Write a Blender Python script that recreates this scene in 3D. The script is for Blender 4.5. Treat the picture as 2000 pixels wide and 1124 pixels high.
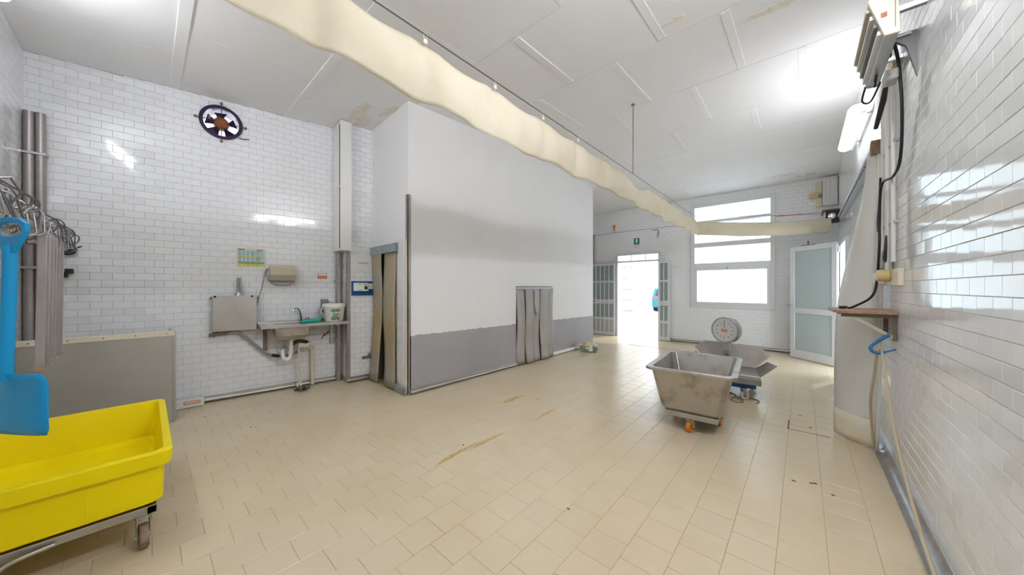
import bpy, math, random
from mathutils import Vector, Matrix, Euler
random.seed(7)
for o in list(bpy.data.objects): bpy.data.objects.remove(o)
SC = bpy.context.scene
COL = SC.collection
pi = math.pi
R = math.radians

# ------------------------------------------------------------------ camera, world, light, exposure
FPX, CAMH, VPX = 637.0, 1.41, 568.0
_n = math.hypot(VPX, FPX); SN = VPX/_n; CS = FPX/_n
cd = bpy.data.cameras.new('camera'); cam = bpy.data.objects.new('camera', cd); COL.objects.link(cam)
cd.sensor_fit = 'HORIZONTAL'; cd.sensor_width = 36.0; cd.lens = 36.0*FPX/2000.0
cd.clip_start = 0.02; cd.clip_end = 200
cam.location = (0, 0, CAMH); cam.rotation_euler = (pi/2, 0, math.atan2(VPX, FPX))
SC.camera = cam
w = bpy.data.worlds.new('overcast_sky'); SC.world = w; w.use_nodes = True
bg = w.node_tree.nodes['Background']; bg.inputs[0].default_value = (0.86, 0.93, 1.0, 1); bg.inputs[1].default_value = .85
sd = bpy.data.lights.new('sun', 'SUN'); sd.energy = .3; sd.angle = R(3); sd.color = (1, .96, .9)
sun = bpy.data.objects.new('sun', sd); COL.objects.link(sun); sun.rotation_euler = (R(40), 0, R(160)); sun.location = (-3, 14, 8)
SC.view_settings.view_transform = 'Standard'; SC.view_settings.look = 'None'
SC.view_settings.exposure = 2.43; SC.view_settings.gamma = 1.0; SC.view_settings.use_curve_mapping = False
SC.cycles.use_denoising = True
SC.cycles.max_bounces = 10; SC.cycles.diffuse_bounces = 6; SC.cycles.glossy_bounces = 4
SC.cycles.transmission_bounces = 8; SC.cycles.transparent_max_bounces = 8
SC.cycles.sample_clamp_indirect = 6.0
SC.cycles.caustics_reflective = False; SC.cycles.caustics_refractive = False
TUBE_POWER = 15.0      # emission of the fluorescent diffusers
PANE_POWER = .36       # daylight behind the frosted panes

# ------------------------------------------------------------------ pixel helpers
def ray(x, y):
    X = x-1000.0
    return Vector((X*CS-FPX*SN, X*SN+FPX*CS, 562.0-y))
def at_z(x, y, z): d = ray(x, y); return Vector((0, 0, CAMH)) + d*((z-CAMH)/d.z)
def at_x(x, y, X): d = ray(x, y); return Vector((0, 0, CAMH)) + d*(X/d.x)
def at_y(x, y, Y): d = ray(x, y); return Vector((0, 0, CAMH)) + d*(Y/d.y)
def project(p):
    X = p[0]*CS+p[1]*SN; Z = -p[0]*SN+p[1]*CS
    if Z < 0.05: return None
    return (1000+FPX*X/Z, 562-FPX*(p[2]-CAMH)/Z)

# ------------------------------------------------------------------ wall frames: local x runs along the wall, -y points out of it
class Frame:
    def __init__(s, ox, oy, deg): s.o = Vector((ox, oy, 0)); s.rz = R(deg); s.m = Matrix.Rotation(s.rz, 3, 'Z')
    def w(s, a, d, z): return s.o + s.m @ Vector((a, -d, z))          # along, out, up
    def s_of(s, p): return (s.m.transposed() @ (Vector(p)-s.o)).x
XR, YF, YB, XP = 0.53, 9.22, -0.79, -3.85
LCX = -5.5901
FL = Frame(LCX, YB, 90-5.77)
FRW = Frame(XR, 10.0, -90)
FF = Frame(-8.0, YF, 0)
FB = Frame(1.0, YB, 180)
FP = Frame(XP, 0, 90)
FS = Frame(-4.98, 2.34, -3.19)
def on_L(x, y, d=0.0):
    n = FL.m @ Vector((0, -1, 0)); q = FL.o + n*d; r = ray(x, y)
    k = ((q-Vector((0, 0, CAMH)))*1.0).dot(n)/r.dot(n)
    p = Vector((0, 0, CAMH))+r*k
    return FL.s_of(p), p.z
ROWS = [(-0.85, 3.686), (0.22, 3.743), (1.31, 3.80), (2.40, 3.856), (3.46, 3.907), (4.61, 3.961), (5.64, 3.941), (6.6, 3.907), (7.6, 3.83), (8.4, 3.735), (9.40, 3.655)]
def zc(y):
    if y <= ROWS[0][0]: return ROWS[0][1]
    for (a, b), (c, d) in zip(ROWS, ROWS[1:]):
        if y <= c: return b+(d-b)*(y-a)/(c-a)
    return ROWS[-1][1]

# ------------------------------------------------------------------ materials
def lin(c):
    if isinstance(c, str):
        c = [int(c[i:i+2], 16)/255 for i in (0, 2, 4)]
        c = [v/12.92 if v <= .04045 else ((v+.055)/1.055)**2.4 for v in c]
    return (c[0], c[1], c[2], 1.0)
MATS = {}
def mat(name, col, rough=.5, metal=0, spec=.5, bump=None, var=None, rnd=0, emit=0, trans=0, ior=1.45, transl=0, coat=0, alpha=1, aniso=0):
    """bump=(scale,strength,distance)  var=(scale,colour2,low,high)  rnd=brightness spread between objects"""
    if name in MATS: return MATS[name]
    m = bpy.data.materials.new(name); m.use_nodes = True; nt = m.node_tree; N = nt.nodes; L = nt.links
    b = N['Principled BSDF']; out = N['Material Output']
    b.inputs['Roughness'].default_value = rough; b.inputs['Metallic'].default_value = metal
    b.inputs['Specular IOR Level'].default_value = spec; b.inputs['IOR'].default_value = ior
    b.inputs['Transmission Weight'].default_value = trans; b.inputs['Coat Weight'].default_value = coat
    b.inputs['Alpha'].default_value = alpha
    if aniso: b.inputs['Anisotropic'].default_value = aniso
    base = lin(col); b.inputs['Base Color'].default_value = base
    tc = N.new('ShaderNodeTexCoord'); src = None
    geo = N.new('ShaderNodeNewGeometry')
    if var:
        n = N.new('ShaderNodeTexNoise'); n.inputs['Scale'].default_value = var[0]; n.inputs['Detail'].default_value = 6; n.inputs['Roughness'].default_value = .62
        L.new(geo.outputs['Position'], n.inputs['Vector'])
        r = N.new('ShaderNodeValToRGB'); r.color_ramp.elements[0].position = var[2]; r.color_ramp.elements[1].position = var[3]
        r.color_ramp.elements[0].color = base; r.color_ramp.elements[1].color = lin(var[1])
        L.new(n.outputs['Fac'], r.inputs['Fac']); src = r.outputs['Color']
    if rnd:
        oi = N.new('ShaderNodeObjectInfo'); mr = N.new('ShaderNodeMapRange')
        mr.inputs['To Min'].default_value = 1-rnd; mr.inputs['To Max'].default_value = 1+rnd*.35
        L.new(oi.outputs['Random'], mr.inputs['Value'])
        mx = N.new('ShaderNodeMix'); mx.data_type = 'RGBA'; mx.blend_type = 'MULTIPLY'; mx.inputs[0].default_value = 1
        if src: L.new(src, mx.inputs[6])
        else: mx.inputs[6].default_value = base
        L.new(mr.outputs['Result'], mx.inputs[7]); src = mx.outputs[2]
    if src: L.new(src, b.inputs['Base Color'])
    if bump:
        n2 = N.new('ShaderNodeTexNoise'); n2.inputs['Scale'].default_value = bump[0]; n2.inputs['Detail'].default_value = 3
        L.new(geo.outputs['Position'], n2.inputs['Vector'])
        bp = N.new('ShaderNodeBump'); bp.inputs['Strength'].default_value = bump[1]; bp.inputs['Distance'].default_value = bump[2] if len(bump) > 2 else .01
        L.new(n2.outputs['Fac'], bp.inputs['Height']); L.new(bp.outputs['Normal'], b.inputs['Normal'])
    if emit:
        b.inputs['Emission Color'].default_value = base; b.inputs['Emission Strength'].default_value = emit
    if transl:
        t = N.new('ShaderNodeBsdfTranslucent'); t.inputs['Color'].default_value = base
        ms = N.new('ShaderNodeMixShader'); ms.inputs[0].default_value = transl
        if src: L.new(src, t.inputs['Color'])
        L.new(b.outputs[0], ms.inputs[1]); L.new(t.outputs[0], ms.inputs[2]); L.new(ms.outputs[0], out.inputs['Surface'])
    MATS[name] = m
    return m
M = dict(
 tile=mat('white_glazed_tile', (.845, .858, .885), .07, bump=(9, .10, .004), rnd=.05, var=(1.3, (.81, .815, .83), .45, .8)),
 tile_l=mat('white_glazed_tile_left', (.83, .845, .88), .09, bump=(9, .12, .004), rnd=.06, var=(1.3, (.80, .80, .80), .45, .85)),
 grout=mat('wall_grout', (.50, .47, .43), .9),
 grout_l=mat('pale_wall_grout', (.46, .43, .40), .9),
 ftile=mat('beige_floor_tile', (.68, .57, .405), .23, bump=(30, .05, .003), rnd=.02, var=(1.4, (.63, .515, .34), .42, .75)),
 fgrout=mat('floor_grout', (.46, .37, .25), .9),
 rust=mat('rust_stain_film', (.50, .29, .08), .5, var=(22, (.60, .47, .27), .4, .7)),
 dirt=mat('dark_dirt', (.10, .075, .05), .8),
 ceil=mat('white_ceiling_paint', (.83, .828, .838), .75, bump=(40, .12, .004), var=(.9, (.80, .79, .785), .4, .75)),
 ceilgap=mat('ceiling_joint', (.36, .31, .27), .9),
 mould=mat('ceiling_damp_stain', (.70, .63, .51), .9, var=(14, (.81, .79, .75), .35, .6)),
 plaster=mat('white_wall_plaster', (.845, .84, .845), .62, bump=(60, .08, .003), var=(1.1, (.81, .805, .805), .4, .8)),
 dado=mat('grey_dado_paint', (.36, .355, .38), .42, bump=(80, .05, .002), var=(1.6, (.42, .40, .40), .35, .75)),
 steel=mat('stainless_steel', (.56, .54, .52), .34, 1, bump=(120, .06, .001), var=(3.5, (.44, .42, .39), .35, .8)),
 steel_d=mat('stained_stainless_steel', (.50, .475, .44), .42, 1, bump=(60, .08, .002), var=(5.5, (.26, .20, .14), .50, .78)),
 steel_p=mat('brushed_panel_steel', (.50, .49, .47), .5, .75, bump=(90, .05, .001), var=(1.2, (.43, .42, .40), .35, .75)),
 zinc=mat('galvanised_metal', (.52, .52, .53), .38, 1, var=(12, (.40, .40, .42), .35, .7)),
 chrome=mat('chrome', (.75, .75, .76), .12, 1),
 darkmetal=mat('dark_hook_steel', (.20, .19, .195), .38, 1),
 rustmetal=mat('rusty_steel', (.22, .12, .06), .8, .2, var=(18, (.36, .30, .24), .35, .7)),
 alu=mat('white_aluminium', (.72, .735, .76), .4, .1),
 alu_g=mat('grey_aluminium', (.50, .52, .55), .35, .7),
 whitep=mat('white_plastic', (.80, .79, .77), .4),
 cream=mat('cream_plastic', (.74, .68, .55), .45),
 beige=mat('beige_enamel', (.58, .52, .40), .4),
 yellow=mat('yellow_polyethylene', (.95, .77, .0), .42, spec=.3, bump=(25, .08, .003), var=(2.5, (.90, .71, .0), .4, .8), transl=.12),
 blue=mat('bright_blue_plastic', (.0, .30, .62), .35, bump=(20, .05, .002)),
 bluep=mat('deep_blue_panel', (.005, .09, .28), .35),
 bluehook=mat('blue_hook_plastic', (.03, .17, .42), .4),
 teal=mat('teal_rubber', (.01, .48, .40), .5),
 black=mat('black_rubber', (.02, .02, .022), .5),
 grey=mat('grey_plastic', (.22, .225, .23), .45),
 greyp=mat('pale_grey_plastic', (.50, .50, .50), .45),
 cloth=mat('cream_cloth', (.80, .735, .60), .85, bump=(140, .12, .002), var=(5, (.75, .67, .51), .42, .8), transl=.30),
 pvc=mat('yellowed_pvc_strip', (.56, .52, .44), .22, var=(1.6, (.56, .43, .16), .40, .68), transl=.3),
 pvc_c=mat('clear_grey_pvc_strip', (.60, .58, .56), .2, var=(2.5, (.50, .46, .40), .4, .8), transl=.3),
 sheet=mat('white_pvc_sheet', (.90, .89, .87), .33, var=(1.4, (.87, .83, .74), .5, .9), transl=.38),
 hem=mat('yellowed_pvc_hem', (.80, .72, .52), .4, var=(5, (.84, .81, .75), .4, .65)),
 wood=mat('shelf_wood', (.42, .27, .17), .55, var=(20, (.33, .20, .12), .35, .7)),
 woodd=mat('dark_bracket_wood', (.16, .12, .085), .6, var=(18, (.24, .19, .13), .35, .7)),
 brown=mat('brown_storeroom_wall', (.20, .12, .055), .8, var=(5, (.09, .05, .025), .4, .7)),
 paper=mat('white_paper', (.80, .79, .80), .8),
 green=mat('green_sign', (.02, .17, .12), .45),
 greenl=mat('green_label', (.02, .22, .06), .5),
 greenc=mat('grey_green_crate', (.22, .30, .22), .5),
 red=mat('red_print', (.62, .06, .03), .5),
 orange=mat('orange_plastic', (.75, .22, .01), .42),
 orangel=mat('orange_label', (.72, .27, .13), .5),
 rag=mat('cream_rag', (.72, .62, .44), .9, bump=(60, .3, .004), var=(16, (.50, .36, .22), .45, .7)),
 rope=mat('tan_rope', (.55, .46, .33), .85),
 ropeb=mat('brown_rope', (.34, .21, .09), .85),
 dial=mat('dial_face', (.66, .665, .67), .3),
 ink=mat('dark_ink', (.06, .06, .06), .6),
 fan=mat('dark_violet_fan', (.045, .025, .07), .3, .3),
 fanhub=mat('brown_fan_motor', (.30, .10, .03), .45, .2),
 pane=mat('lit_frosted_pane', (.72, .86, .95), .3, emit=PANE_POWER),
 tealglass=mat('frosted_teal_glass', (.50, .60, .60), .35, transl=.4),
 doorglass=mat('frosted_door_glass', (.66, .75, .76), .3, transl=.35),
 tube=mat('lit_tube_diffuser', (.935, .965, 1.0), .4, emit=TUBE_POWER),
 tube_back=mat('dimmed_back_tube_diffuser', (.935, .965, 1.0), .4, emit=TUBE_POWER*.55),  # same diffuser, emission lowered so the left wall is less bright
 tube_dim=mat('dimmer_tube_diffuser', (.935, .965, 1.0), .4, emit=TUBE_POWER*.33),  # same diffuser, emission lowered to limit glare on the nearby ceiling
 concrete=mat('courtyard_concrete', (.58, .56, .53), .9, var=(.8, (.50, .48, .46), .4, .7)),
 outwall=mat('courtyard_wall_panel', (.78, .75, .71), .8),
 car=mat('teal_car_paint', (.02, .22, .25), .2, coat=.5),
 pink=mat('pink_plastic', (.70, .08, .20), .4),
 cargl=mat('car_glass', (.04, .06, .07), .08),
 pan=mat('dull_pan_steel', (.34, .31, .28), .5, .85, var=(4, (.27, .245, .22), .4, .7)),
 pipe=mat('grey_pipe_casing', (.40, .365, .36), .4, .5, var=(4, (.33, .30, .29), .4, .7)),
 bluegrey=mat('blue_grey_paint', (.24, .29, .31), .5, var=(14, (.35, .40, .42), .4, .65)),
 cable=mat('black_cable', (.012, .012, .02), .45),
 hose=mat('grey_hose', (.30, .30, .31), .4),
 yelplug=mat('old_yellow_plastic', (.66, .50, .24), .45),
 slate=mat('grey_scale_paint', (.26, .28, .28), .5, var=(9, (.36, .37, .36), .45, .65)),
)

# ------------------------------------------------------------------ mesh builder
class MB:
    def __init__(s): s.v = []; s.f = []
    def add(s, vs, fs):
        k = len(s.v); s.v += [tuple(p) for p in vs]; s.f += [tuple(i+k for i in f) for f in fs]; return s
    def box(s, x0, x1, y0, y1, z0, z1):
        return s.add([(x0,y0,z0),(x1,y0,z0),(x1,y1,z0),(x0,y1,z0),(x0,y0,z1),(x1,y0,z1),(x1,y1,z1),(x0,y1,z1)],
                     [(0,3,2,1),(4,5,6,7),(0,1,5,4),(1,2,6,5),(2,3,7,6),(3,0,4,7)])
    def hexa(s, lo, hi):   # two quads (ccw seen from above)
        return s.add(list(lo)+list(hi), [(3,2,1,0),(4,5,6,7),(0,1,5,4),(1,2,6,5),(2,3,7,6),(3,0,4,7)])
    def cyl(s, p0, p1, r0, r1=None, n=16, cap=True):
        p0 = Vector(p0); p1 = Vector(p1); r1 = r0 if r1 is None else r1
        d = (p1-p0).normalized(); a = d.orthogonal().normalized(); b = d.cross(a)
        vs = []
        for p, r in ((p0, r0), (p1, r1)):
            for i in range(n): t = 2*pi*i/n; vs.append(p+a*math.cos(t)*r+b*math.sin(t)*r)
        fs = [(i, (i+1) % n, n+(i+1) % n, n+i) for i in range(n)]
        if cap: fs += [tuple(range(n-1, -1, -1)), tuple(range(n, 2*n))]
        return s.add(vs, fs)
    def tube(s, pts, r, n=8, closed=False):
        pts = [Vector(p) for p in pts]; m = len(pts); vs = []; a = None
        for i, p in enumerate(pts):
            if closed: d = pts[(i+1) % m]-pts[i-1]
            else: d = pts[min(i+1, m-1)]-pts[max(i-1, 0)]
            d.normalize()
            if a is None: a = d.orthogonal().normalized()
            a = (a-d*a.dot(d)); a = a.normalized() if a.length > 1e-6 else d.orthogonal().normalized()
            b = d.cross(a); rr = r[i] if isinstance(r, (list, tuple)) else r
            for k in range(n): t = 2*pi*k/n; vs.append(p+a*math.cos(t)*rr+b*math.sin(t)*rr)
        fs = []
        for i in range(m if closed else m-1):
            j = (i+1) % m
            for k in range(n): fs.append((i*n+k, i*n+(k+1) % n, j*n+(k+1) % n, j*n+k))
        if not closed: fs += [tuple(range(n-1, -1, -1)), tuple((m-1)*n+k for k in range(n))]
        return s.add(vs, fs)
    def lathe(s, prof, c=(0, 0, 0), axis='z', n=28):   # prof: (radius, height)
        vs = []; c = Vector(c)
        for r, h in prof:
            for k in range(n):
                t = 2*pi*k/n; a, b = r*math.cos(t), r*math.sin(t)
                vs.append(c+(Vector((a, b, h)) if axis == 'z' else Vector((a, -h, b))))
        fs = []
        for i in range(len(prof)-1):
            for k in range(n): fs.append((i*n+k, i*n+(k+1) % n, (i+1)*n+(k+1) % n, (i+1)*n+k))
        fs += [tuple(range(n-1, -1, -1)), tuple((len(prof)-1)*n+k for k in range(n))]
        return s.add(vs, fs)
    def prism(s, poly, d0, d1, plane='xz'):   # polygon in a plane, extruded from d0 to d1 along the third axis
        m = len(poly)
        def P(a, b, d): return (a, d, b) if plane == 'xz' else ((a, b, d) if plane == 'xy' else (d, a, b))
        vs = [P(a, b, d0) for a, b in poly]+[P(a, b, d1) for a, b in poly]
        fs = [tuple(range(m)), tuple(range(2*m-1, m-1, -1))]+[(i, m+i, m+(i+1) % m, (i+1) % m) for i in range(m)]
        return s.add(vs, fs)
    def strip(s, poly, t, closed=False):   # vertical sheet: list of (bottom, top) points offset by thickness vector t
        t = Vector(t); m = len(poly); vs = []
        for b, u in poly: b = Vector(b); u = Vector(u); vs += [b, u, b+t, u+t]
        fs = []
        for i in range(m-1):
            a = 4*i; c = a+4
            fs += [(a, c, c+1, a+1), (a+2, a+3, c+3, c+2), (a+1, c+1, c+3, a+3), (a, a+2, c+2, c)]
        fs += [(0, 1, 3, 2), (4*m-4, 4*m-2, 4*m-1, 4*m-3)]
        return s.add(vs, fs)
    def build(s, name, m, parent=None, smooth=None, bevel=0, loc=None, rz=None, seg=2):
        me = bpy.data.meshes.new(name); me.from_pydata(s.v, [], s.f)
        import bmesh
        bm = bmesh.new(); bm.from_mesh(me); bmesh.ops.recalc_face_normals(bm, faces=bm.faces); bm.to_mesh(me); bm.free()
        me.materials.append(m if not isinstance(m, str) else M[m])
        if smooth:
            me.polygons.foreach_set('use_smooth', [True]*len(me.polygons)); me.set_sharp_from_angle(angle=R(smooth))
        o = bpy.data.objects.new(name, me); COL.objects.link(o)
        if parent: o.parent = parent
        if loc is not None: o.location = loc
        if rz is not None: o.rotation_euler = (0, 0, rz)
        if bevel:
            b = o.modifiers.new('bevel', 'BEVEL'); b.width = bevel; b.segments = seg; b.limit_method = 'ANGLE'; b.angle_limit = R(40)
        return o
def tag(o, label=None, cat=None, group=None, kind=None):
    if label: o['label'] = label
    if cat: o['category'] = cat
    if group: o['group'] = group
    if kind: o['kind'] = kind
    return o
def thing(name, label, cat, loc=(0, 0, 0), rz=0, group=None):
    o = bpy.data.objects.new(name, None); COL.objects.link(o); o.empty_display_size = .1
    o.location = loc; o.rotation_euler = (0, 0, rz)
    return tag(o, label, cat, group)
def wthing(name, label, cat, fr, a, d, z, group=None): return thing(name, label, cat, fr.w(a, d, z), fr.rz, group)
def struct(o, label=None): o['kind'] = 'structure'; o['label'] = label; return o
def text(name, body, size, m, parent, loc, rot=(pi/2, 0, 0), ext=.0006, sx=1.0, shear=0, align='CENTER'):
    c = bpy.data.curves.new(name, 'FONT'); c.body = body; c.size = size; c.extrude = ext; c.align_x = align; c.align_y = 'CENTER'; c.shear = shear
    c.resolution_u = 3
    c.materials.append(M[m]); tmp = bpy.data.objects.new(name, c); COL.objects.link(tmp)
    me = bpy.data.meshes.new_from_object(tmp.evaluated_get(bpy.context.evaluated_depsgraph_get())); bpy.data.objects.remove(tmp); bpy.data.curves.remove(c)
    me.name = name; o = bpy.data.objects.new(name, me); COL.objects.link(o); o.parent = parent
    o.location = loc; o.rotation_euler = rot; o.scale = (sx, 1, 1); return o
def bez(p0, p1, p2, p3, n=12):
    p0, p1, p2, p3 = map(Vector, (p0, p1, p2, p3)); out = []
    for i in range(n+1):
        t = i/n; u = 1-t; out.append(p0*u**3+p1*3*u*u*t+p2*3*u*t*t+p3*t**3)
    return out
def smooth_path(pts, k=6):
    pts = [Vector(p) for p in pts]; out = []
    for i in range(len(pts)-1):
        a = pts[max(i-1, 0)]; b = pts[i]; c = pts[i+1]; d = pts[min(i+2, len(pts)-1)]
        for j in range(k):
            t = j/k; out.append(.5*((2*b)+(c-a)*t+(2*a-5*b+4*c-d)*t*t+(3*b-a-3*c+d)*t**3))
    out.append(pts[-1]); return out

# ------------------------------------------------------------------ tiled walls
def minus(rects, op):
    out = []; a, b, c, d = op
    for (s0, s1, z0, z1) in rects:
        if s1 <= a or s0 >= b or z1 <= c or z0 >= d: out.append((s0, s1, z0, z1)); continue
        if s0 < a: out.append((s0, a, z0, z1))
        if s1 > b: out.append((b, s1, z0, z1))
        m0, m1 = max(s0, a), min(s1, b)
        if z0 < c: out.append((m0, m1, z0, c))
        if z1 > d: out.append((m0, m1, d, z1))
    return out
def wall_body(fr, s0, s1, ops=(), thick=.12, top=None, extra=.03, z0=-.05):
    """solid wall with openings whose top follows the ceiling"""
    top = top or (lambda s: zc(fr.w(s, 0, 0).y)+extra)
    br = {s0, s1}
    for o in ops: br |= {min(max(o[0], s0), s1), min(max(o[1], s0), s1)}
    for y, _ in ROWS:                                     # ceiling joints
        dy = (fr.m @ Vector((1, 0, 0))).y
        if abs(dy) > .2:
            s = (y-fr.o.y)/dy
            if s0 < s < s1: br.add(s)
    br = sorted(br); mb = MB()
    for a, b in zip(br, br[1:]):
        if b-a < 1e-5: continue
        holes = sorted((o[2], o[3]) for o in ops if o[0] < (a+b)/2 < o[1]); z = z0; segs = []
        for h0, h1 in holes:
            if h0 > z: segs.append((z, h0))
            z = max(z, h1)
        segs.append((z, None))
        for q0, q1 in segs:
            ta = q1 if q1 is not None else top(a); tb = q1 if q1 is not None else top(b)
            if ta <= q0 and tb <= q0: continue
            mb.hexa([(a, 0, q0), (b, 0, q0), (b, thick, q0), (a, thick, q0)], [(a, 0, ta), (b, 0, tb), (b, thick, tb), (a, thick, ta)])
    return mb
TW, TH, TG = .152, .0765, .0022
def frustum(mb, s0, s1, z0, z1, proud=.004, bv=.0015):
    mb.add([(s0, 0, z0), (s1, 0, z0), (s1, 0, z1), (s0, 0, z1),
            (s0, -proud+bv, z0), (s1, -proud+bv, z0), (s1, -proud+bv, z1), (s0, -proud+bv, z1),
            (s0+bv, -proud, z0+bv), (s1-bv, -proud, z0+bv), (s1-bv, -proud, z1-bv), (s0+bv, -proud, z1-bv)],
           [(8, 9, 10, 11), (0, 1, 5, 4), (1, 2, 6, 5), (2, 3, 7, 6), (3, 0, 4, 7), (4, 5, 9, 8), (5, 6, 10, 9), (6, 7, 11, 10), (7, 4, 8, 11)])
def screen_area(fr, s0, s1, z0, z1, need=True):
    q = [project(fr.w(a, 0, z)) for a, z in ((s0, z0), (s1, z0), (s1, z1), (s0, z1))]
    if any(p is None for p in q): return 0
    cx = sum(p[0] for p in q)/4; cy = sum(p[1] for p in q)/4
    if not (-5 < cx < 2005 and -5 < cy < 1129): return 0
    return abs(sum(q[i][0]*q[(i+1) % 4][1]-q[(i+1) % 4][0]*q[i][1] for i in range(4)))/2
def tile_wall(body, fr, s0, s1, z0, m, ops=(), soff=0, zoff=0, limit=300, top=None, minpx=70, missing=()):
    top = top or (lambda s: zc(fr.w(s, 0, 0).y)-.003)
    pieces = []; r0 = int(math.floor((z0-zoff)/TH))
    for r in range(r0, r0+70):
        za = zoff+r*TH; zb = za+TH
        off = soff+(TW/2 if r % 2 else 0)
        k = int(math.floor((s0-off)/TW))
        while off+k*TW < s1:
            a = off+k*TW; b = a+TW; k += 1
            a2, b2 = max(a, s0), min(b, s1); c2, d2 = max(za, z0), min(zb, top((a2+b2)/2))
            if b2-a2 < .012 or d2-c2 < .010: continue
            rects = [(a2+TG/2, b2-TG/2, c2+TG/2, d2-TG/2)]
            for o in list(ops)+list(missing): rects = minus(rects, o)
            for q in rects:
                if q[1]-q[0] > .008 and q[3]-q[2] > .008:
                    full = abs(q[1]-q[0]-TW+TG) < 1e-4 and abs(q[3]-q[2]-TH+TG) < 1e-4
                    pieces.append((screen_area(fr, *q), full, q))
    pieces.sort(key=lambda p: -p[0])
    mb = MB(); frustum(mb, -TW/2+TG/2, TW/2-TG/2, -TH/2+TG/2, TH/2-TG/2)
    shared = None; rest = MB(); n = 0
    for ar, full, q in pieces:
        if n < limit and ar >= minpx:
            n += 1; cs, cz = (q[0]+q[1])/2, (q[2]+q[3])/2
            if full and shared: o = bpy.data.objects.new('tile', shared); COL.objects.link(o)
            else:
                t = MB(); frustum(t, q[0]-cs, q[1]-cs, q[2]-cz, q[3]-cz)
                o = t.build('tile', m)
                if full: shared = o.data
            o.parent = body; o.location = (cs, 0, cz)
            o.rotation_euler = (R(random.gauss(0, .22)), 0, R(random.gauss(0, .18)))
        else: frustum(rest, *q)
    if rest.f:
        o = rest.build('wall_tiles', m, body); o['kind'] = 'stuff'
    return n
def place(o, fr): o.location = fr.o; o.rotation_euler = (0, 0, fr.rz); return o

# ------------------------------------------------------------------ ROOM SHELL
# floor
BOXY0, BOXY1 = 2.33, 7.30
mb = MB(); mb.box(-7.6, XR+.02, YB-.02, YF+.30, -.15, -.0022)
floor = struct(mb.build('floor', 'fgrout'), 'beige square tiled workshop floor')
FTW = .2033; FG = .0022; FX0 = -.1045; FY0 = 2.359
def ftile(mb, x0, x1, y0, y1, bv=.0012):
    mb.add([(x0, y0, -.006), (x1, y0, -.006), (x1, y1, -.006), (x0, y1, -.006), (x0, y0, -bv), (x1, y0, -bv), (x1, y1, -bv), (x0, y1, -bv),
            (x0+bv, y0+bv, 0), (x1-bv, y0+bv, 0), (x1-bv, y1-bv, 0), (x0+bv, y1-bv, 0)],
           [(8, 9, 10, 11), (0, 1, 5, 4), (1, 2, 6, 5), (2, 3, 7, 6), (3, 0, 4, 7), (4, 5, 9, 8), (5, 6, 10, 9), (6, 7, 11, 10), (7, 4, 8, 11)])
FFL = Frame(0, 0, 0)
pieces = []
hatch = (-.1045, .3, 4.265, 5.08)
for i in range(-38, 4):
    xa = FX0+i*FTW; xb = xa+FTW
    off = FY0+(FTW/2 if i % 2 else 0)
    for j in range(-18, 36):
        ya = off+j*FTW; yb = ya+FTW
        q = (max(xa, -7.5), min(xb, XR), max(ya, YB), min(yb, YF+.28))
        if q[1]-q[0] < .015 or q[3]-q[2] < .015: continue
        if q[1] < XP+.02 and q[2] > BOXY0+.1 and q[3] < BOXY1-.1 and q[2] > 3.6: continue
        if q[1] < -5.75 and q[3] < 7.2: continue
        if q[1] < -4.1-.0 and q[2] > YF-.02 or (q[0] > -2.88 and q[2] > YF-.02): continue
        qq = (q[0]+FG/2, q[1]-FG/2, q[2]+FG/2, q[3]-FG/2)
        P = [project((a, b, 0)) for a, b in ((qq[0], qq[2]), (qq[1], qq[2]), (qq[1], qq[3]), (qq[0], qq[3]))]
        ar = 0
        if all(P):
            cx = sum(p[0] for p in P)/4; cy = sum(p[1] for p in P)/4
            if 0 < cx < 2000 and cy < 1124: ar = abs(sum(P[k][0]*P[(k+1) % 4][1]-P[(k+1) % 4][0]*P[k][1] for k in range(4)))/2
        pieces.append((ar, qq))
pieces.sort(key=lambda p: -p[0]); rest = MB(); shared = None; nft = 0
for ar, q in pieces:
    if nft < 300 and ar > 90:
        nft += 1; cx, cy = (q[0]+q[1])/2, (q[2]+q[3])/2
        full = abs(q[1]-q[0]-FTW+FG) < 1e-4 and abs(q[3]-q[2]-FTW+FG) < 1e-4
        if full and shared: o = bpy.data.objects.new('tile', shared); COL.objects.link(o)
        else:
            t = MB(); ftile(t, q[0]-cx, q[1]-cx, q[2]-cy, q[3]-cy); o = t.build('tile', 'ftile')
            if full: shared = o.data
        o.parent = floor; o.location = (cx, cy, random.uniform(-.0004, .0002)); o.rotation_euler = (R(random.gauss(0, .07)), R(random.gauss(0, .07)), 0)
    else: ftile(rest, *q)
o = rest.build('floor_tiles', 'ftile', floor); o['kind'] = 'stuff'

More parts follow.
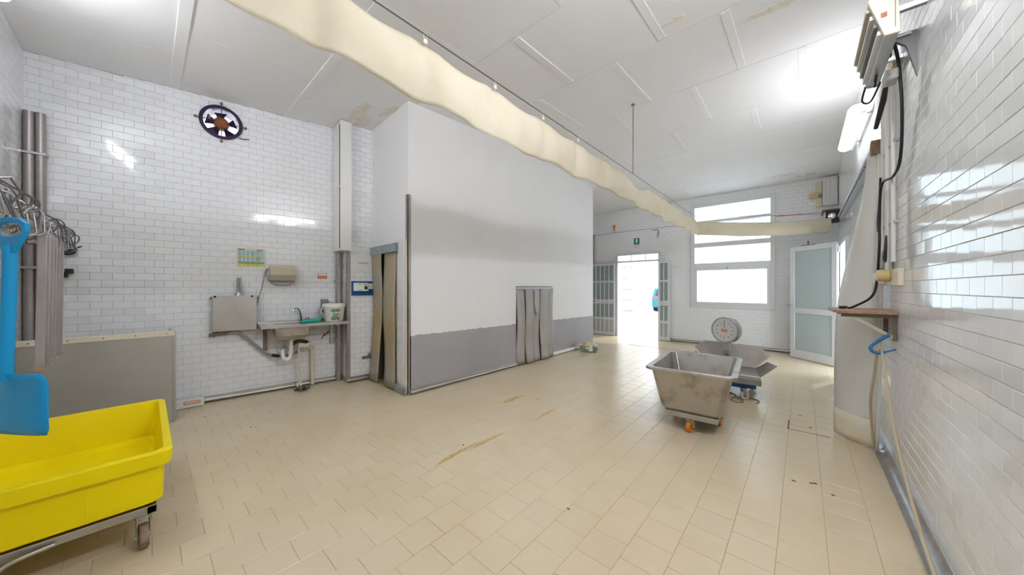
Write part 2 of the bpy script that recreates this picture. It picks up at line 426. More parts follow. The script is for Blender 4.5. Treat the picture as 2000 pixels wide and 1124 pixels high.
# ceiling: staggered panels on a shallow pitched underside
mb = MB(); XA, XB = -7.6, XR+.15
for (ya, za), (yb, zb) in zip(ROWS, ROWS[1:]):
    mb.hexa([(XA, ya, za+.012), (XB, ya, za+.012), (XB, yb, zb+.012), (XA, yb, zb+.012)], [(XA, ya, za+.12), (XB, ya, za+.12), (XB, yb, zb+.12), (XA, yb, zb+.12)])
ceiling = struct(mb.build('ceiling', 'ceilgap'), 'white painted panel ceiling with damp stains')
g = .0022
for r, ((ya, za), (yb, zb)) in enumerate(zip(ROWS, ROWS[1:])):
    x = -2.1+1.05*-6+(.525 if r % 2 == 0 else 0)
    while x < XB:
        a, b = max(x, XA)+g, min(x+1.05, XB)-g
        if b-a > .05:
            dz = random.uniform(-.002, .0015)
            t = MB(); t.hexa([(a, ya+g, za+dz), (b, ya+g, za+dz), (b, yb-g, zb+dz), (a, yb-g, zb+dz)], [(a, ya+g, za+.02), (b, ya+g, za+.02), (b, yb-g, zb+.02), (a, yb-g, zb+.02)])
            t.build('ceiling_panel', 'ceil', ceiling)
            if r >= 3 and b < XB-.05:
                t = MB(); t.hexa([(b-.035, ya+.02, za-.006), (b+.035, ya+.02, za-.006), (b+.035, yb-.02, zb-.006), (b-.035, yb-.02, zb-.006)], [(b-.04, ya+.02, za+.003), (b+.04, ya+.02, za+.003), (b+.04, yb-.02, zb+.003), (b-.04, yb-.02, zb+.003)])
                t.build('batten', 'ceil', ceiling)
        x += 1.05
for y in (.22, 1.31):
    t = MB(); z = zc(y); t.hexa([(XA, y-.04, z-.009), (XR, y-.04, z-.009), (XR, y+.04, z-.005), (XA, y+.04, z-.005)], [(XA, y-.045, z+.003), (XR, y-.045, z+.003), (XR, y+.045, z+.006), (XA, y+.045, z+.006)])
    t.build('batten', 'ceil', ceiling)
# irregular damp stains as thin flakes of discoloured paint
def blob(cx, cy, rx, ry, n=22, jag=.35):
    return [(cx+rx*math.cos(2*pi*k/n)*(1+random.uniform(-jag, jag)), cy+ry*math.sin(2*pi*k/n)*(1+random.uniform(-jag, jag))) for k in range(n)]
for cx, cy, rx, ry in ((-4.55, 1.95, .28, .10), (-4.25, 2.22, .20, .07), (-4.8, 2.1, .16, .08), (-.9, 3.27, .10, .04), (-.35, 8.7, .22, .06), (.05, 8.9, .16, .05), (-.2, 3.75, .22, .05)):
    P = blob(cx, cy, rx, ry); t = MB()
    t.add([(a, b, zc(b)-.0045) for a, b in P]+[(a, b, zc(b)+.002) for a, b in P], [tuple(range(22))]+[(i, (i+1) % 22, 22+(i+1) % 22, 22+i) for i in range(22)])
    t.build('damp_stain', 'mould', ceiling)

# left wall with the fan hole (stack of slots approximating the circle, hidden behind the fan ring)
FANS, FANZ, FANR = 1.425, 3.478, .185
fan_ops = []
for i in range(18):
    za = FANZ-FANR+2*FANR*i/18; zb = za+2*FANR/18; zm = max(abs(za-FANZ), abs(zb-FANZ)) if (za-FANZ)*(zb-FANZ) > 0 else 0
    zm = min(abs(za-FANZ), abs(zb-FANZ)); hw = math.sqrt(max(FANR**2-zm**2, 0))
    fan_ops.append((FANS-hw, FANS+hw, za-.0001, zb+.0001))
wall_left = struct(place(wall_body(FL, -.15, 8.3, fan_ops, .2).build('wall_left', 'grout_l'), FL), 'white brick-bond tiled wall with the sink')
tile_wall(wall_left, FL, 0, 3.20, .06, M['tile_l'], fan_ops, soff=.021, zoff=.036)
# pilaster next to the partition
pil_s0, pil_s1, pil_d = 2.81, 3.20, .275
mb = MB(); mb.hexa([(pil_s0, -pil_d, -.02), (pil_s1, -pil_d, -.02), (pil_s1, .01, -.02), (pil_s0, .01, -.02)], [(pil_s0, -pil_d, 3.87), (pil_s1, -pil_d, 3.88), (pil_s1, .01, 3.88), (pil_s0, .01, 3.87)])
pil = struct(place(mb.build('wall_pilaster', 'grout_l'), FL), 'narrow tiled pilaster between sink and strip curtain')
FPil = Frame(*FL.w(0, pil_d, 0)[:2], 90-5.77)
class Sub:                                            # tiles placed relative to the pilaster body, which itself sits in FL
    pass
hold = struct(place(MB().box(pil_s0, pil_s1, 0, .01, 0, 3.8).build('wall_pilaster_face', 'grout_l'), FPil), 'front face of the tiled pilaster carrying the blue panel')
tile_wall(hold, FPil, pil_s0+.045, pil_s1, .075, M['tile_l'], (), soff=.03, zoff=.036, limit=130, missing=((3.10, 3.20, .31, .40), (3.02, 3.1, .31, .36)))
FPs = Frame(*FL.w(pil_s0, 0, 0)[:2], 90-5.77-90)
side = struct(place(MB().box(0, pil_d, 0, .01, 0, 3.8).build('wall_pilaster_side', 'grout_l'), FPs), 'narrow side of the tiled pilaster')
tile_wall(side, FPs, .01, pil_d-.01, .075, M['tile_l'], (), soff=.0, zoff=.036, limit=90, minpx=30)

# back wall (left edge of the picture)
wall_back = struct(place(wall_body(FB, .3, 6.9, (), .15).build('wall_back', 'grout_l'), FB), 'tiled wall behind the hook rail')
tile_wall(wall_back, FB, 1-XR, 1-LCX, .06, M['tile_l'], (), soff=.05, zoff=.036, limit=120, minpx=60)

# right wall with the door opening near the far corner
RO = (10-8.12, 10-7.12, -.06, 2.16)
wall_right = struct(place(wall_body(FRW, 10-YF-.25, 10-YB+.15, (RO,), .2).build('wall_right', 'grout'), FRW), 'glossy white brick-bond tiled wall with conduits')
tile_wall(wall_right, FRW, 10-YF, 10-YB, .055, M['tile'], (RO,), soff=10-1.937, zoff=.0755)

# far wall with exit opening and window
DO = (8-4.05, 8-2.90, -.06, 2.335)
WO = (8-2.07, 8-.50, 1.0, 3.44)
wall_far = struct(place(wall_body(FF, .4, 8+XR+.2, (DO, WO), .26).build('wall_far', 'grout'), FF), 'far tiled wall with exit doorway and window')
tile_wall(wall_far, FF, .5, 8+XR, .06, M['tile'], (DO, WO), soff=.02, zoff=.05, limit=0)

# white plastered partition (cold room) : long front, short side with the strip curtain, end and enclosing walls
PO = (4.43, 5.54, -.06, 1.43)
part_front = struct(place(wall_body(FP, 2.277, 7.305, (PO,), .12).build('wall_partition_front', 'plaster'), FP), 'white plastered partition with grey dado')
SO = (0.06, .80, -.06, 1.93)
part_side = struct(place(wall_body(FS, -.12, 1.13, (SO,), .10).build('wall_partition_side', 'plaster'), FS), 'short white partition side above the strip curtain')
o = tile_wall(part_side, FS, .82, 1.07, .13, M['tile_l'], (), soff=.82, zoff=.036, limit=90, top=lambda s: 2.06, minpx=25)
def block(name, x0, x1, y0, y1, m, label, z1=3.98):
    return struct(MB().box(x0, x1, y0, y1, -.05, z1).build(name, m), label)
block('wall_partition_end', -7.5, XP-.121, BOXY1-.12, BOXY1+.0, 'plaster', 'end of the partition towards the passage', 3.86)
block('wall_passage', -7.62, -7.5, BOXY1-.1, YF+.2, 'plaster', 'end wall of the passage', 3.9)
block('wall_storeroom', -5.6, XP-.122, 3.35, 3.45, 'brown', 'brown wall inside the storeroom behind the strips', 3.88)
block('wall_coldroom', -5.3, -4.95, 3.6, 6.9, 'plaster', 'inner wall of the cold room', 3.88)

# grey dado on the partition front with a ragged upper edge
def dado(a, b, name):
    P = []; n = int((b-a)/.05)
    for i in range(n+1):
        s = a+(b-a)*i/n; P.append(((s, -.006, .05), (s, -.006, .775-.012*(s-2.28)+random.uniform(-.008, .008))))
    o = MB().strip(P, (0, .005, 0)).build(name, 'dado', part_front); tag(o, 'grey painted dado'); return o
dado(2.30, PO[0]-.01, 'dado'); dado(PO[1]+.02, 7.30, 'dado')

# coved metal skirting
def cove(name, fr, a, b, m='steel', r=.055, label=''):
    mb = MB(); n = 6; pr = [(0, r)]+[(r-r*math.cos(pi/2*k/n)*1.0, 0) for k in ()]
    prof = [(-.001, r+.012), (-.004, r+.012)]
    for k in range(n+1):
        t = pi/2*k/n; prof.append((-(r-(r-.006)*math.cos(t))-.0 if False else -(.006+(r-.006)*(1-math.cos(t))), .006+(r-.006)*(1-math.sin(t))))
    prof += [(-r-.012, .004), (-r-.012, .0005), (-.001, .0005)]
    m_ = len(prof)
    vs = [(a, y, z) for y, z in prof]+[(b, y, z) for y, z in prof]
    mb.add(vs, [(i, (i+1) % m_, m_+(i+1) % m_, m_+i) for i in range(m_)]+[tuple(range(m_-1, -1, -1)), tuple(range(m_, 2*m_))])
    return struct(place(mb.build(name, m, smooth=40), fr), label)
def roll(name, fr, a, b, r, label, m='steel', d=.0):
    """rounded metal bumper skirting: back plate and half-round"""
    mb = MB(); n = 8; prof = [(-d, .005), (-d, .075), (-d-.004, .075), (-d-.004, .058)]
    for k in range(n+1): t = pi*k/n; prof.append((-d-.004-r*math.sin(t), .032+.026*math.cos(t)))
    prof += [(-d-.004, .005)]
    m_ = len(prof); vs = [(a, y, z) for y, z in prof]+[(b, y, z) for y, z in prof]
    mb.add(vs, [(i, (i+1) % m_, m_+(i+1) % m_, m_+i) for i in range(m_)]+[tuple(range(m_-1, -1, -1)), tuple(range(m_, 2*m_))])
    return struct(place(mb.build(name, m, smooth=35), fr), label)
roll('baseboard_left', FL, .02, 2.805, .035, 'rounded steel skirting under the sink', d=.004)
roll('baseboard_pilaster', FPil, pil_s0-.01, pil_s1-.03, .035, 'rounded steel skirting on the pilaster', d=.004)
roll('baseboard_partition', FP, 2.30, PO[0]-.01, .03, 'rounded steel skirting along the partition', d=.006)
roll('baseboard_passage', FP, PO[1]+.02, 7.30, .03, 'rounded steel skirting at the far end of the partition', 'whitep', d=.006)
roll('baseboard_far', FF, 8-2.62, 8+XR-.07, .03, 'steel skirting below the window', d=.004)
cove('baseboard_right', FRW, 10-4.2, 10-1.98, 'chrome' if False else 'zinc', label='coved sheet-metal skirting by the hanging sheet')
cove('baseboard_corner', FRW, 10-1.975, 10-YB, 'zinc', label='coved sheet-metal skirting nearest the viewer')
cove('baseboard_doorside', FRW, 10-7.1, 10-4.22, 'zinc', label='coved sheet-metal skirting behind the hanging sheet')
# corner guards
o = MB().box(pil_s0-.004, pil_s0+.045, -.004, 0, .08, 1.98).box(pil_s0-.004, pil_s0, -.004, .06, .08, 1.98).build('trim_1', 'pipe'); struct(place(o, FPil), 'steel corner guard on the pilaster')
o = MB().box(2.268, 2.315, -.006, 0, .01, 2.63).box(2.268, 2.277, -.006, .05, .01, 2.63).build('trim_2', 'pipe'); struct(place(o, FP), 'tall steel corner guard on the partition')
o = MB().box(1.07, 1.12, -.02, -.0, .10, 2.04).build('trim_3', 'cream', bevel=.004); struct(place(o, FS), 'chipped cream edge strip beside the strip curtain')
o = MB().box(.82, 1.128, -.05, 0, 0, .10).build('baseboard_side', 'slate', bevel=.01); struct(place(o, FS), 'worn grey skirting at the partition corner')

# ------------------------------------------------------------------ WINDOW
wt = bpy.data.objects.new('window_1', None); COL.objects.link(wt); wt.location = (0, YF, 0); struct(wt, 'tall four-light frosted window in the far wall')
X0, X1 = -2.12, -.45
def fbox(name, x0, x1, z0, z1, y0=-.035, y1=.09, m='alu', p=wt, bv=.004): return MB().box(x0, x1, y0, y1, z0, z1).build(name, m, p, bevel=bv)
fbox('frame_jamb', X0, -2.035, .92, 3.50); fbox('frame_jamb', -.535, X1, .92, 3.50)
fbox('frame_head', -2.034, -.536, 3.40, 3.50); fbox('frame_sill', -2.034, -.536, .92, .985)
for a, b in ((3.0, 3.06), (2.405, 2.515), (1.89, 2.01)): fbox('transom', -2.034, -.536, a, b)
for x0, x1, z0, z1 in ((-2.034, -.536, 3.06, 3.40), (-2.034, -.536, 2.515, 3.0), (-2.034, -.536, 2.01, 2.405)):
    fbox('pane', x0, x1, z0, z1, .03, .04, 'pane', bv=0)
sash = fbox('sash', -2.034, -1.98, .985, 1.89, -.03, .07)
fbox('sash_stile', -.596, -.536, .985, 1.89, -.03, .07); fbox('sash_rail', -1.979, -.597, 1.83, 1.89, -.03, .07); fbox('sash_rail', -1.979, -.597, .985, 1.055, -.03, .07)
fbox('pane', -1.979, -.597, 1.055, 1.83, .03, .04, 'pane', bv=0)
MB().prism([(-1.355, 1.885), (-1.325, 1.885), (-1.33, 1.85), (-1.35, 1.85)], -.05, -.03).build('window_catch', 'teal', wt)

# ------------------------------------------------------------------ EXIT DOOR (two leaves folded back on the wall)
dt = bpy.data.objects.new('door_1', None); COL.objects.link(dt); dt.location = (0, YF, 0); struct(dt, 'exit doorway with barred leaves folded back against the far wall')
fbox('door_jamb', -4.09, -4.04, 0, 2.35, -.05, .2, p=dt); fbox('door_jamb', -2.91, -2.86, 0, 2.35, -.05, .2, p=dt)
fbox('door_head', -4.04, -2.91, 2.13, 2.17, -.05, .2, p=dt); fbox('transom_head', -4.09, -2.86, 2.33, 2.38, -.05, .2, p=dt)
for a, b in ((-4.04, -3.68), (-3.66, -3.28), (-3.26, -2.91)):
    fbox('transom_pane', a, b, 2.17, 2.33, .05, .058, 'pane', dt, 0)
for x in (-3.67, -3.27): fbox('transom_bar', x-.01, x+.01, 2.17, 2.33, .03, .08, p=dt, bv=.002)
def leaf(x0, x1, bars, handle, yo=-.115):
    lf = bpy.data.objects.new('door_leaf', None); COL.objects.link(lf); lf.parent = dt; lf.location = (0, yo, 0)
    def b(n, a0, a1, z0, z1, y0=0, y1=.045, m='alu', bv=.003): return MB().box(a0, a1, y0, y1, z0, z1).build(n, m, lf, bevel=bv)
    b('stile', x0, x0+.05, .01, 2.12); b('stile', x1-.05, x1, .01, 2.12)
    zs = [(.01, .10), (.46, .53), (.93, 1.06), (1.55, 1.61), (2.06, 2.12)]
    for z0, z1 in zs: b('rail', x0+.05, x1-.05, z0, z1)
    for (a, c), (d, e) in zip(zs, zs[1:]): b('pane', x0+.05, x1-.05, c, d, .018, .026, 'greyp' if c < .2 else 'tealglass', 0)
    for k in range(bars):
        x = x0+.05+(x1-x0-.1)*(k+1)/(bars+1); b('bar', x-.012, x+.012, .10, 2.06, -.012, .012, 'alu', .003)
    if handle:
        MB().box(x0+.02, x0+.055, -.02, 0, .94, 1.05).box(x0+.03, x0+.17, -.045, -.03, .985, 1.005).box(x0+.03, x0+.05, -.045, 0, .985, 1.005).build('handle', 'black', lf, bevel=.003)
leaf(-4.88, -4.10, 4, True); leaf(-2.89, -2.60, 1, False)

# ------------------------------------------------------------------ GLASS DOOR hinged on the right wall
hx, hy = .46, 8.08; ex, ey = -.178, 8.75
dang = math.atan2(ey-hy, ex-hx); dlen = math.hypot(ex-hx, ey-hy)
gd = bpy.data.objects.new('door_2', None); COL.objects.link(gd); gd.location = (hx, hy, 0); gd.rotation_euler = (0, 0, dang); struct(gd, 'frosted glass aluminium door standing open by the far corner')
def g_(n, a0, a1, z0, z1, y0=-.022, y1=.022, m='alu', bv=.004): return MB().box(a0, a1, y0, y1, z0, z1).build(n, m, gd, bevel=bv)
g_('stile', 0, .09, .012, 2.22); g_('stile', dlen-.09, dlen, .012, 2.22)
for z0, z1 in ((.012, .17), (.90, 1.0), (2.13, 2.22)): g_('rail', .09, dlen-.09, z0, z1)
g_('pane', .09, dlen-.09, .17, .90, -.005, .005, 'doorglass', 0); g_('pane', .09, dlen-.09, 1.0, 2.13, -.005, .005, 'doorglass', 0)
for y in (-1, 1):
    MB().cyl((dlen-.045, y*.022, 1.05), (dlen-.045, y*.06, 1.05), .011).box(dlen-.06, dlen+.05, y*.06-.008, y*.06+.008, 1.04, 1.06).build('handle', 'chrome', gd, smooth=40)
MB().box(dlen*.45, dlen*.75, -.012, .012, 2.222, 2.236).cyl((dlen*.6, 0, 2.23), (dlen*.6, 0, 2.31), .014).build('door_closer', 'darkmetal', gd)
for z in (.25, 2.08): MB().cyl((-.012, .0, z-.05), (-.012, .0, z+.05), .012).build('hinge', 'alu_g', gd)
fr3 = bpy.data.objects.new('door_3', None); COL.objects.link(fr3); fr3.location = FRW.o; fr3.rotation_euler = (0, 0, FRW.rz); struct(fr3, 'aluminium door frame in the right wall')
for a, b, z0, z1 in ((RO[0]-.03, RO[0]+.03, 0, 2.20), (RO[1]-.03, RO[1]+.03, 0, 2.20), (RO[0]+.03, RO[1]-.03, 2.14, 2.20)):
    MB().box(a, b, -.045, .15, z0, z1).build('frame_jamb' if z0 == 0 else 'frame_head', 'alu', fr3, bevel=.004)

# ------------------------------------------------------------------ LAMPS
def tube_lamp(fr, a, d, z, ln, label, m='tube'):
    t = wthing('tube_lamp', label, 'lamp', fr, a, d, z, 'fluorescent tube lamps')
    MB().box(-ln/2, ln/2, -.02, .045, -.045, .045).build('housing', 'whitep', t, bevel=.008)
    n = 10; P = [(.05*math.cos(pi*k/n), -.02-.07*math.sin(pi*k/n)) for k in range(n+1)]     # (z, y)
    mb = MB(); secs = [(-ln/2-.012, .55), (-ln/2, .85), (-ln/2+.03, 1), (ln/2-.03, 1), (ln/2, .85), (ln/2+.012, .55)]
    vs = []
    for x, k in secs: vs += [(x, -.02+(y+.02)*k, zz*k) for zz, y in P]
    m_ = n+1; fs = [(i*m_+k, i*m_+k+1, (i+1)*m_+k+1, (i+1)*m_+k) for i in range(len(secs)-1) for k in range(n)]
    fs += [tuple(range(m_)), tuple((len(secs)-1)*m_+k for k in range(m_-1, -1, -1))]
    mb.add(vs, fs).build('diffuser', m, t, smooth=50)
    for x in (-ln*.35, ln*.35): MB().cyl((x, .045, 0), (x, d, 0), .012, n=8).build('mounting_stud', 'zinc', t)
    return t
tube_lamp(FRW, 10-5.35, .10, 3.20, 1.25, 'lit tube lamp on the right wall close to the ceiling corner', 'tube_dim')
tube_lamp(FRW, 10-1.50, .10, 3.30, 1.30, 'lit tube lamp high on the right wall near the viewer')
tube_lamp(FB, 1+3.55, .10, 3.37, .92, 'lit tube lamp high on the wall behind the hook rail', 'tube_back')

# ------------------------------------------------------------------ VALANCE on its wire, chain
WX, WZ, WY1 = -1.76, 2.99, 8.15
wire_end = Vector((.40, 8.62, 2.80))
o = MB().tube([(WX, YB+.01, WZ), (WX, 4.5, WZ), (WX, WY1, WZ-.02), (WX+.02, WY1+.02, WZ-.02), tuple(wire_end)], .004, 6).build('steel_wire', 'darkmetal')
tag(o, 'thin steel wire stretched under the ceiling carrying the cream cloth', 'wire')
VA0 = Vector((WX, WY1, WZ-.02))
val = thing('cloth_valance', 'long cream cloth hung in folds along the ceiling wire', 'curtain', (0, 0, 0))
path = []; ys = [-.7+i*.02 for i in range(int((WY1+.7)/.02))]
for y in ys: path.append((Vector((WX, y, WZ)), Vector((1, 0, 0)), y+.7))
L0 = path[-1][2]; a0 = Vector((WX, WY1, WZ-.02)); cl = (wire_end-a0).length
nturn = int(cl/.02)
for i in range(nturn+1):
    t = i/nturn; p = a0.lerp(wire_end, t); dirv = (wire_end-a0).normalized(); path.append((p, Vector((dirv.y, -dirv.x, 0)), L0+t*cl))
clips = [0.0]
while clips[-1] < L0-.2:
    yy = clips[-1]-.7; clips.append(clips[-1]+(.62 if yy < 4.2 else (.85 if yy < 4.9 else .42)))
clips.append(L0+.04); clips.append(L0+cl-.05)
def sagf(s):
    for a, b in zip(clips, clips[1:]):
        if a <= s <= b:
            t = (s-a)/(b-a); amp = .06+.08*((b-a) > .8 and b < L0)
            if a > L0-.1: return .02+.05*math.sin(pi*t)
            return amp*math.sin(pi*t)**.8
    return .0
def nearest(s): return min(abs(s-c) for c in clips)
NR = 12; mbv = MB(); vs = []
for p, nrm, s in path:
    k = min(1.0, max(0.0, (s-4.0)/3)); far = s > L0
    zt = p.z-.035-sagf(s); drop = .37+.012*math.sin(s*2.3)+.012*math.sin(s*5.1+1)
    if far: drop = .30-.04*(s-L0)/cl; zt -= .03
    zb = 2.572+.012*math.sin(s*1.7)+.008*math.sin(s*6.3+.5) if not far else zt-drop
    for j in range(NR+1):
        h = j/NR; z = zt+(zb-zt)*h
        fold = (.02+.015*k)*math.sin(s*10.1+.6*math.sin(s*3))*h**.7+.010*math.sin(s*23+1.3)*(.4+.4*k)*(.3+h)
        d = nearest(s); fold += .035*math.exp(-(d/.07)**2)*(1-h*.5)*(-1)+.05*math.sin(pi*h)*(0.6+.4*math.sin(s*4.4))
        if far: fold = .03*math.sin(s*9)*h+.03*math.sin(pi*h)
        q = p+nrm*fold; vs.append((q.x, q.y, z))
m_ = NR+1
mbv.add(vs, [(i*m_+j, (i+1)*m_+j, (i+1)*m_+j+1, i*m_+j+1) for i in range(len(path)-1) for j in range(NR)])
o = mbv.build('fabric', 'cloth', val, smooth=80)
o.modifiers.new('thickness', 'SOLIDIFY').thickness = .0015
for c in clips[1:-1]:
    i = min(range(len(path)), key=lambda q: abs(path[q][2]-c)); p = path[i][0]
    ring = [(p.x, p.y+.012*math.cos(2*pi*k/10), p.z-.012+.018*math.sin(2*pi*k/10)) for k in range(10)]
    MB().tube(ring, .0025, 5, True).box(p.x-.004, p.x+.004, p.y-.012, p.y+.012, p.z-.055, p.z-.03).build('clip', 'cream', val)
ch = thing('ceiling_chain', 'thin dark chain hanging from the ceiling down to the wire', 'chain', (WX, 4.5, WZ))
top = zc(4.5)-WZ-.004; nl = 30; lk = top/nl
for i in range(nl):
    zc_ = (i+.5)*lk; P = []
    for k in range(10):
        t = 2*pi*k/10; a, b = .008*math.cos(t), lk*.62*math.sin(t)
        P.append((a, 0, zc_+b) if i % 2 else (0, a, zc_+b))
    MB().tube(P, .0028, 5, True).build('link', 'darkmetal', ch)
MB().cyl((0, 0, top-.008), (0, 0, top+.001), .025, n=14).build('ceiling_plate', 'darkmetal', ch)

# ------------------------------------------------------------------ LEFT WALL: fan
ft = wthing('exhaust_fan', 'round dark violet extractor fan set in the tiled wall below the ceiling', 'fan', FL, FANS, 0, FANZ)
n = 40
def ringmesh(r0, r1, y0, y1):
    mb = MB(); vs = []
    for r, y in ((r0, y0), (r1, y0), (r1, y1), (r0, y1)):
        for k in range(n): vs.append((r*math.cos(2*pi*k/n), y, r*math.sin(2*pi*k/n)))
    return mb.add(vs, [(i*n+k, i*n+(k+1) % n, ((i+1) % 4)*n+(k+1) % n, ((i+1) % 4)*n+k) for i in range(4) for k in range(n)])
ringmesh(.170, .207, -.022, -.005).build('ring', 'fan', ft, smooth=40)
ringmesh(.170, .178, -.006, .2).build('duct', 'fan', ft, smooth=40)
MB().lathe([(.02, .03), (.068, .028), (.075, .0), (.075, -.07), (.03, -.075)], (0, .02, 0), 'y', 24).build('motor', 'fanhub', ft, smooth=40)
for k in range(5):
    t0 = 2*pi*k/5+.35; vs = []
    for r in (.06, .11, .158):
        wdt = .30+.10*(r-.06)/.1
        for e_, yy in ((-wdt, .055), (wdt, .095)):
            vs.append((r*math.cos(t0+e_), yy, r*math.sin(t0+e_)))
    o = MB().add(vs, [(0, 1, 3, 2), (2, 3, 5, 4)]).build('blade', 'fan', ft); o.modifiers.new('thickness', 'SOLIDIFY').thickness = .004
for r in (.035, .055, .078, .10):
    MB().tube([(r*math.cos(2*pi*k/28), -.022, r*math.sin(2*pi*k/28)) for k in range(28)], .0018, 5, True).build('guard_ring', 'fanhub' if r < .07 else 'fan', ft)
for t in (R(90), R(0), R(180), R(270)):
    c, s_ = math.cos(t), math.sin(t)
    MB().tube([(.05*c, -.024, .05*s_), (.245*c, -.024, .245*s_)], .004, 6).build('guard_arm', 'fan', ft)
    MB().cyl((.235*c, -.03, .235*s_), (.235*c, 0, .235*s_), .015, n=10).build('mounting_lug', 'rustmetal', ft)
MB().tube(bez((.17, -.02, -.14), (.2, -.05, -.17), (.25, -.04, -.14), (.27, -.01, -.13)), .005, 6).build('cable', 'black', ft)

# pipes in the corner
t = wthing('corner_pipe', 'pair of grey vertical pipes in the left corner', 'pipe', FL, .06, .05, 0)
MB().cyl((-.012, 0, 0), (-.012, 0, 3.10), .036, n=20).build('pipe', 'pipe', t, smooth=40)
MB().cyl((.055, -.008, 0), (.055, -.008, 3.10), .03, n=20).build('pipe', 'pipe', t, smooth=40)
for z in (.5, 1.6, 2.7): MB().box(-.052, .09, -.045, .046, z-.012, z+.012).build('pipe_clamp', 'zinc', t, bevel=.003)
# duct box and post left of the pilaster
t = wthing('duct_casing', 'tall white casing box running from the ceiling beside the pilaster', 'duct', FL, 2.694, .0, 1.95)
htop = 3.82-1.95
MB().prism([(0, -.004), (0, -.38), (.15, -.38), (.15, -.283), (.110, -.283), (.110, -.004)], 0, htop, 'xy').build('casing', 'whitep', t, bevel=.003)
for z0, z1 in ((.03, htop/2-.02), (htop/2, htop-.06)):
    MB().box(-.006, 0, -.335, -.03, z0, z1).build('cover_panel', 'whitep', t, bevel=.002); MB().box(-.007, .001, -.347, -.337, z0, z1).build('panel_gap', 'black', t)
for z in (.04, htop-.1): MB().cyl((.135, -.384, z), (.135, -.38, z), .004, n=8).build('screw', 'rustmetal', t)
t = wthing('steel_post', 'grey steel conduit running down the wall behind the white bucket', 'conduit', FL, 2.750, .06, 0)
MB().cyl((0, 0, .0), (0, 0, 1.945), .036, n=18).build('pipe', 'pipe', t, smooth=40)
for z in (.6, 1.5): MB().box(-.05, .05, -.02, .054, z, z+.02).build('pipe_clamp', 'zinc', t, bevel=.002)

# poster
t = wthing('wall_poster', 'taped chart poster with blue, yellow and green rows above the dispenser', 'poster', FL, 1.72, .004, 1.80)
MB().box(-.155, .155, -.003, 0, -.12, .122).build('sheet', 'cream', t)
PC = {'pb': (.45, .62, .66), 'py': (.75, .60, .25), 'pg': (.22, .42, .22), 'pl': (.55, .70, .68), 'pyy': (.80, .70, .15)}
for k, c in PC.items(): M[k] = mat('poster_'+k, c, .6)
for z0, z1, c in ((.055, .095, 'pb'), (.022, .055, 'pb'), (.002, .022, 'py'), (-.022, .002, 'pb'), (-.05, -.022, 'pl'), (-.08, -.05, 'pg'), (-.112, -.08, 'pyy')):
    MB().box(-.135, .135, -.0042, -.003, z0, z1-.002).build('printed_row', c, t)
mb = MB()
for z in (.078, .062, .046, .032, .01, -.008, -.016, -.034, -.042, -.066, -.096):
    for x, wd in ((-.13, .03), (-.085, .02), (-.045, .02), (0, .03), (.045, .06)):
        if random.random() < .85: mb.box(x, x+wd*random.uniform(.6, 1), -.0048, -.004, z, z+.004)
mb.build('print', 'ink', t)['kind'] = 'stuff'
for x in (-.10, .09): MB().box(x-.035, x+.03, -.0055, -.003, .098, .110).build('tape', 'woodd', t)
# dispenser
t = wthing('towel_dispenser', 'beige wall dispenser with looped grey cord', 'dispenser', FL, 2.055, .0, 1.60)
P = [(0, -.10), (0, .11), (-.10, .11), (-.135, .09), (-.14, -.02), (-.09, -.10)]
MB().prism([(y, z) for y, z in P], -.15, .14, 'yz').build('casing', 'beige', t, bevel=.006)
MB().prism([(-.005, -.10), (-.138, -.025), (-.13, -.03), (-.085, -.108), (-.005, -.108)], -.145, .135, 'yz').build('lower_grille', 'grey', t)
MB().tube(smooth_path([(-.165, -.06, .06), (-.185, -.06, -.02), (-.13, -.09, -.13), (0, -.11, -.165), (.10, -.1, -.13), (.15, -.06, -.06)]), .006, 6).build('cord', 'hose', t, smooth=60)
MB().tube(smooth_path([(-.155, -.05, .065), (-.19, -.05, .03), (-.23, -.04, -.2), (-.30, -.03, -.5), (-.315, -.03, -.66)]), .006, 6).build('cord', 'hose', t, smooth=60)
MB().box(.138, .155, -.08, -.05, -.14, -.07).cyl((.146, -.065, -.155), (.146, -.065, -.14), .007, n=8).build('plug', 'cream', t, bevel=.003)
# red sticker, small red figure
t = wthing('warning_sticker', 'small red and white sticker on the tiles right of the dispenser', 'sticker', FL, 2.545, .0045, 1.58)
MB().box(-.062, .062, -.002, 0, -.04, .04).build('sheet', 'red', t); MB().box(-.057, .057, -.0028, -.002, .004, .035).build('white_band', 'paper', t); MB().box(-.057, .057, -.0028, -.002, -.035, -.004).build('pink_band', 'orangel', t)
t = wthing('letter_sticker', 'tiny red letter A on the side of the pilaster', 'sticker', FPs, .13, .005, 1.72)
text('letter', 'A', .11, 'red', t, (0, -.001, 0))

# stainless water heater box with flue
t = wthing('sterilizer_box', 'flat stainless steel box with a thin flue on its top, hung left of the sink', 'heater', FL, 1.555, .0, 0)
MB().box(-.215, .215, -.10, -.004, .865, 1.30).build('casing', 'steel', t, bevel=.004)
MB().box(-.22, .22, -.105, -.004, 1.285, 1.31).build('top_flange', 'steel', t, bevel=.002)
MB().lathe([(.045, 0), (.04, .012), (.022, .035), (.02, .04)], (.035, -.06, 1.31), n=18).build('flue_collar', 'steel', t, smooth=50)
for x in (.024, .046): MB().cyl((x, -.06, 1.345), (x, -.06, 1.535), .010, n=12).build('flue_pipe', 'zinc', t, smooth=50)
for x in (-.19, .165): MB().cyl((x, -.108, 1.297), (x, -.10, 1.297), .013, n=12).build('hole_plug', 'black', t)
MB().box(.155, .205, -.104, -.10, .875, .95).build('rating_plate', 'alu_g', t)
for x in (-.235, .222): MB().box(x, x+.015, -.06, -.03, 1.26, 1.29).build('bracket_ear', 'darkmetal', t)
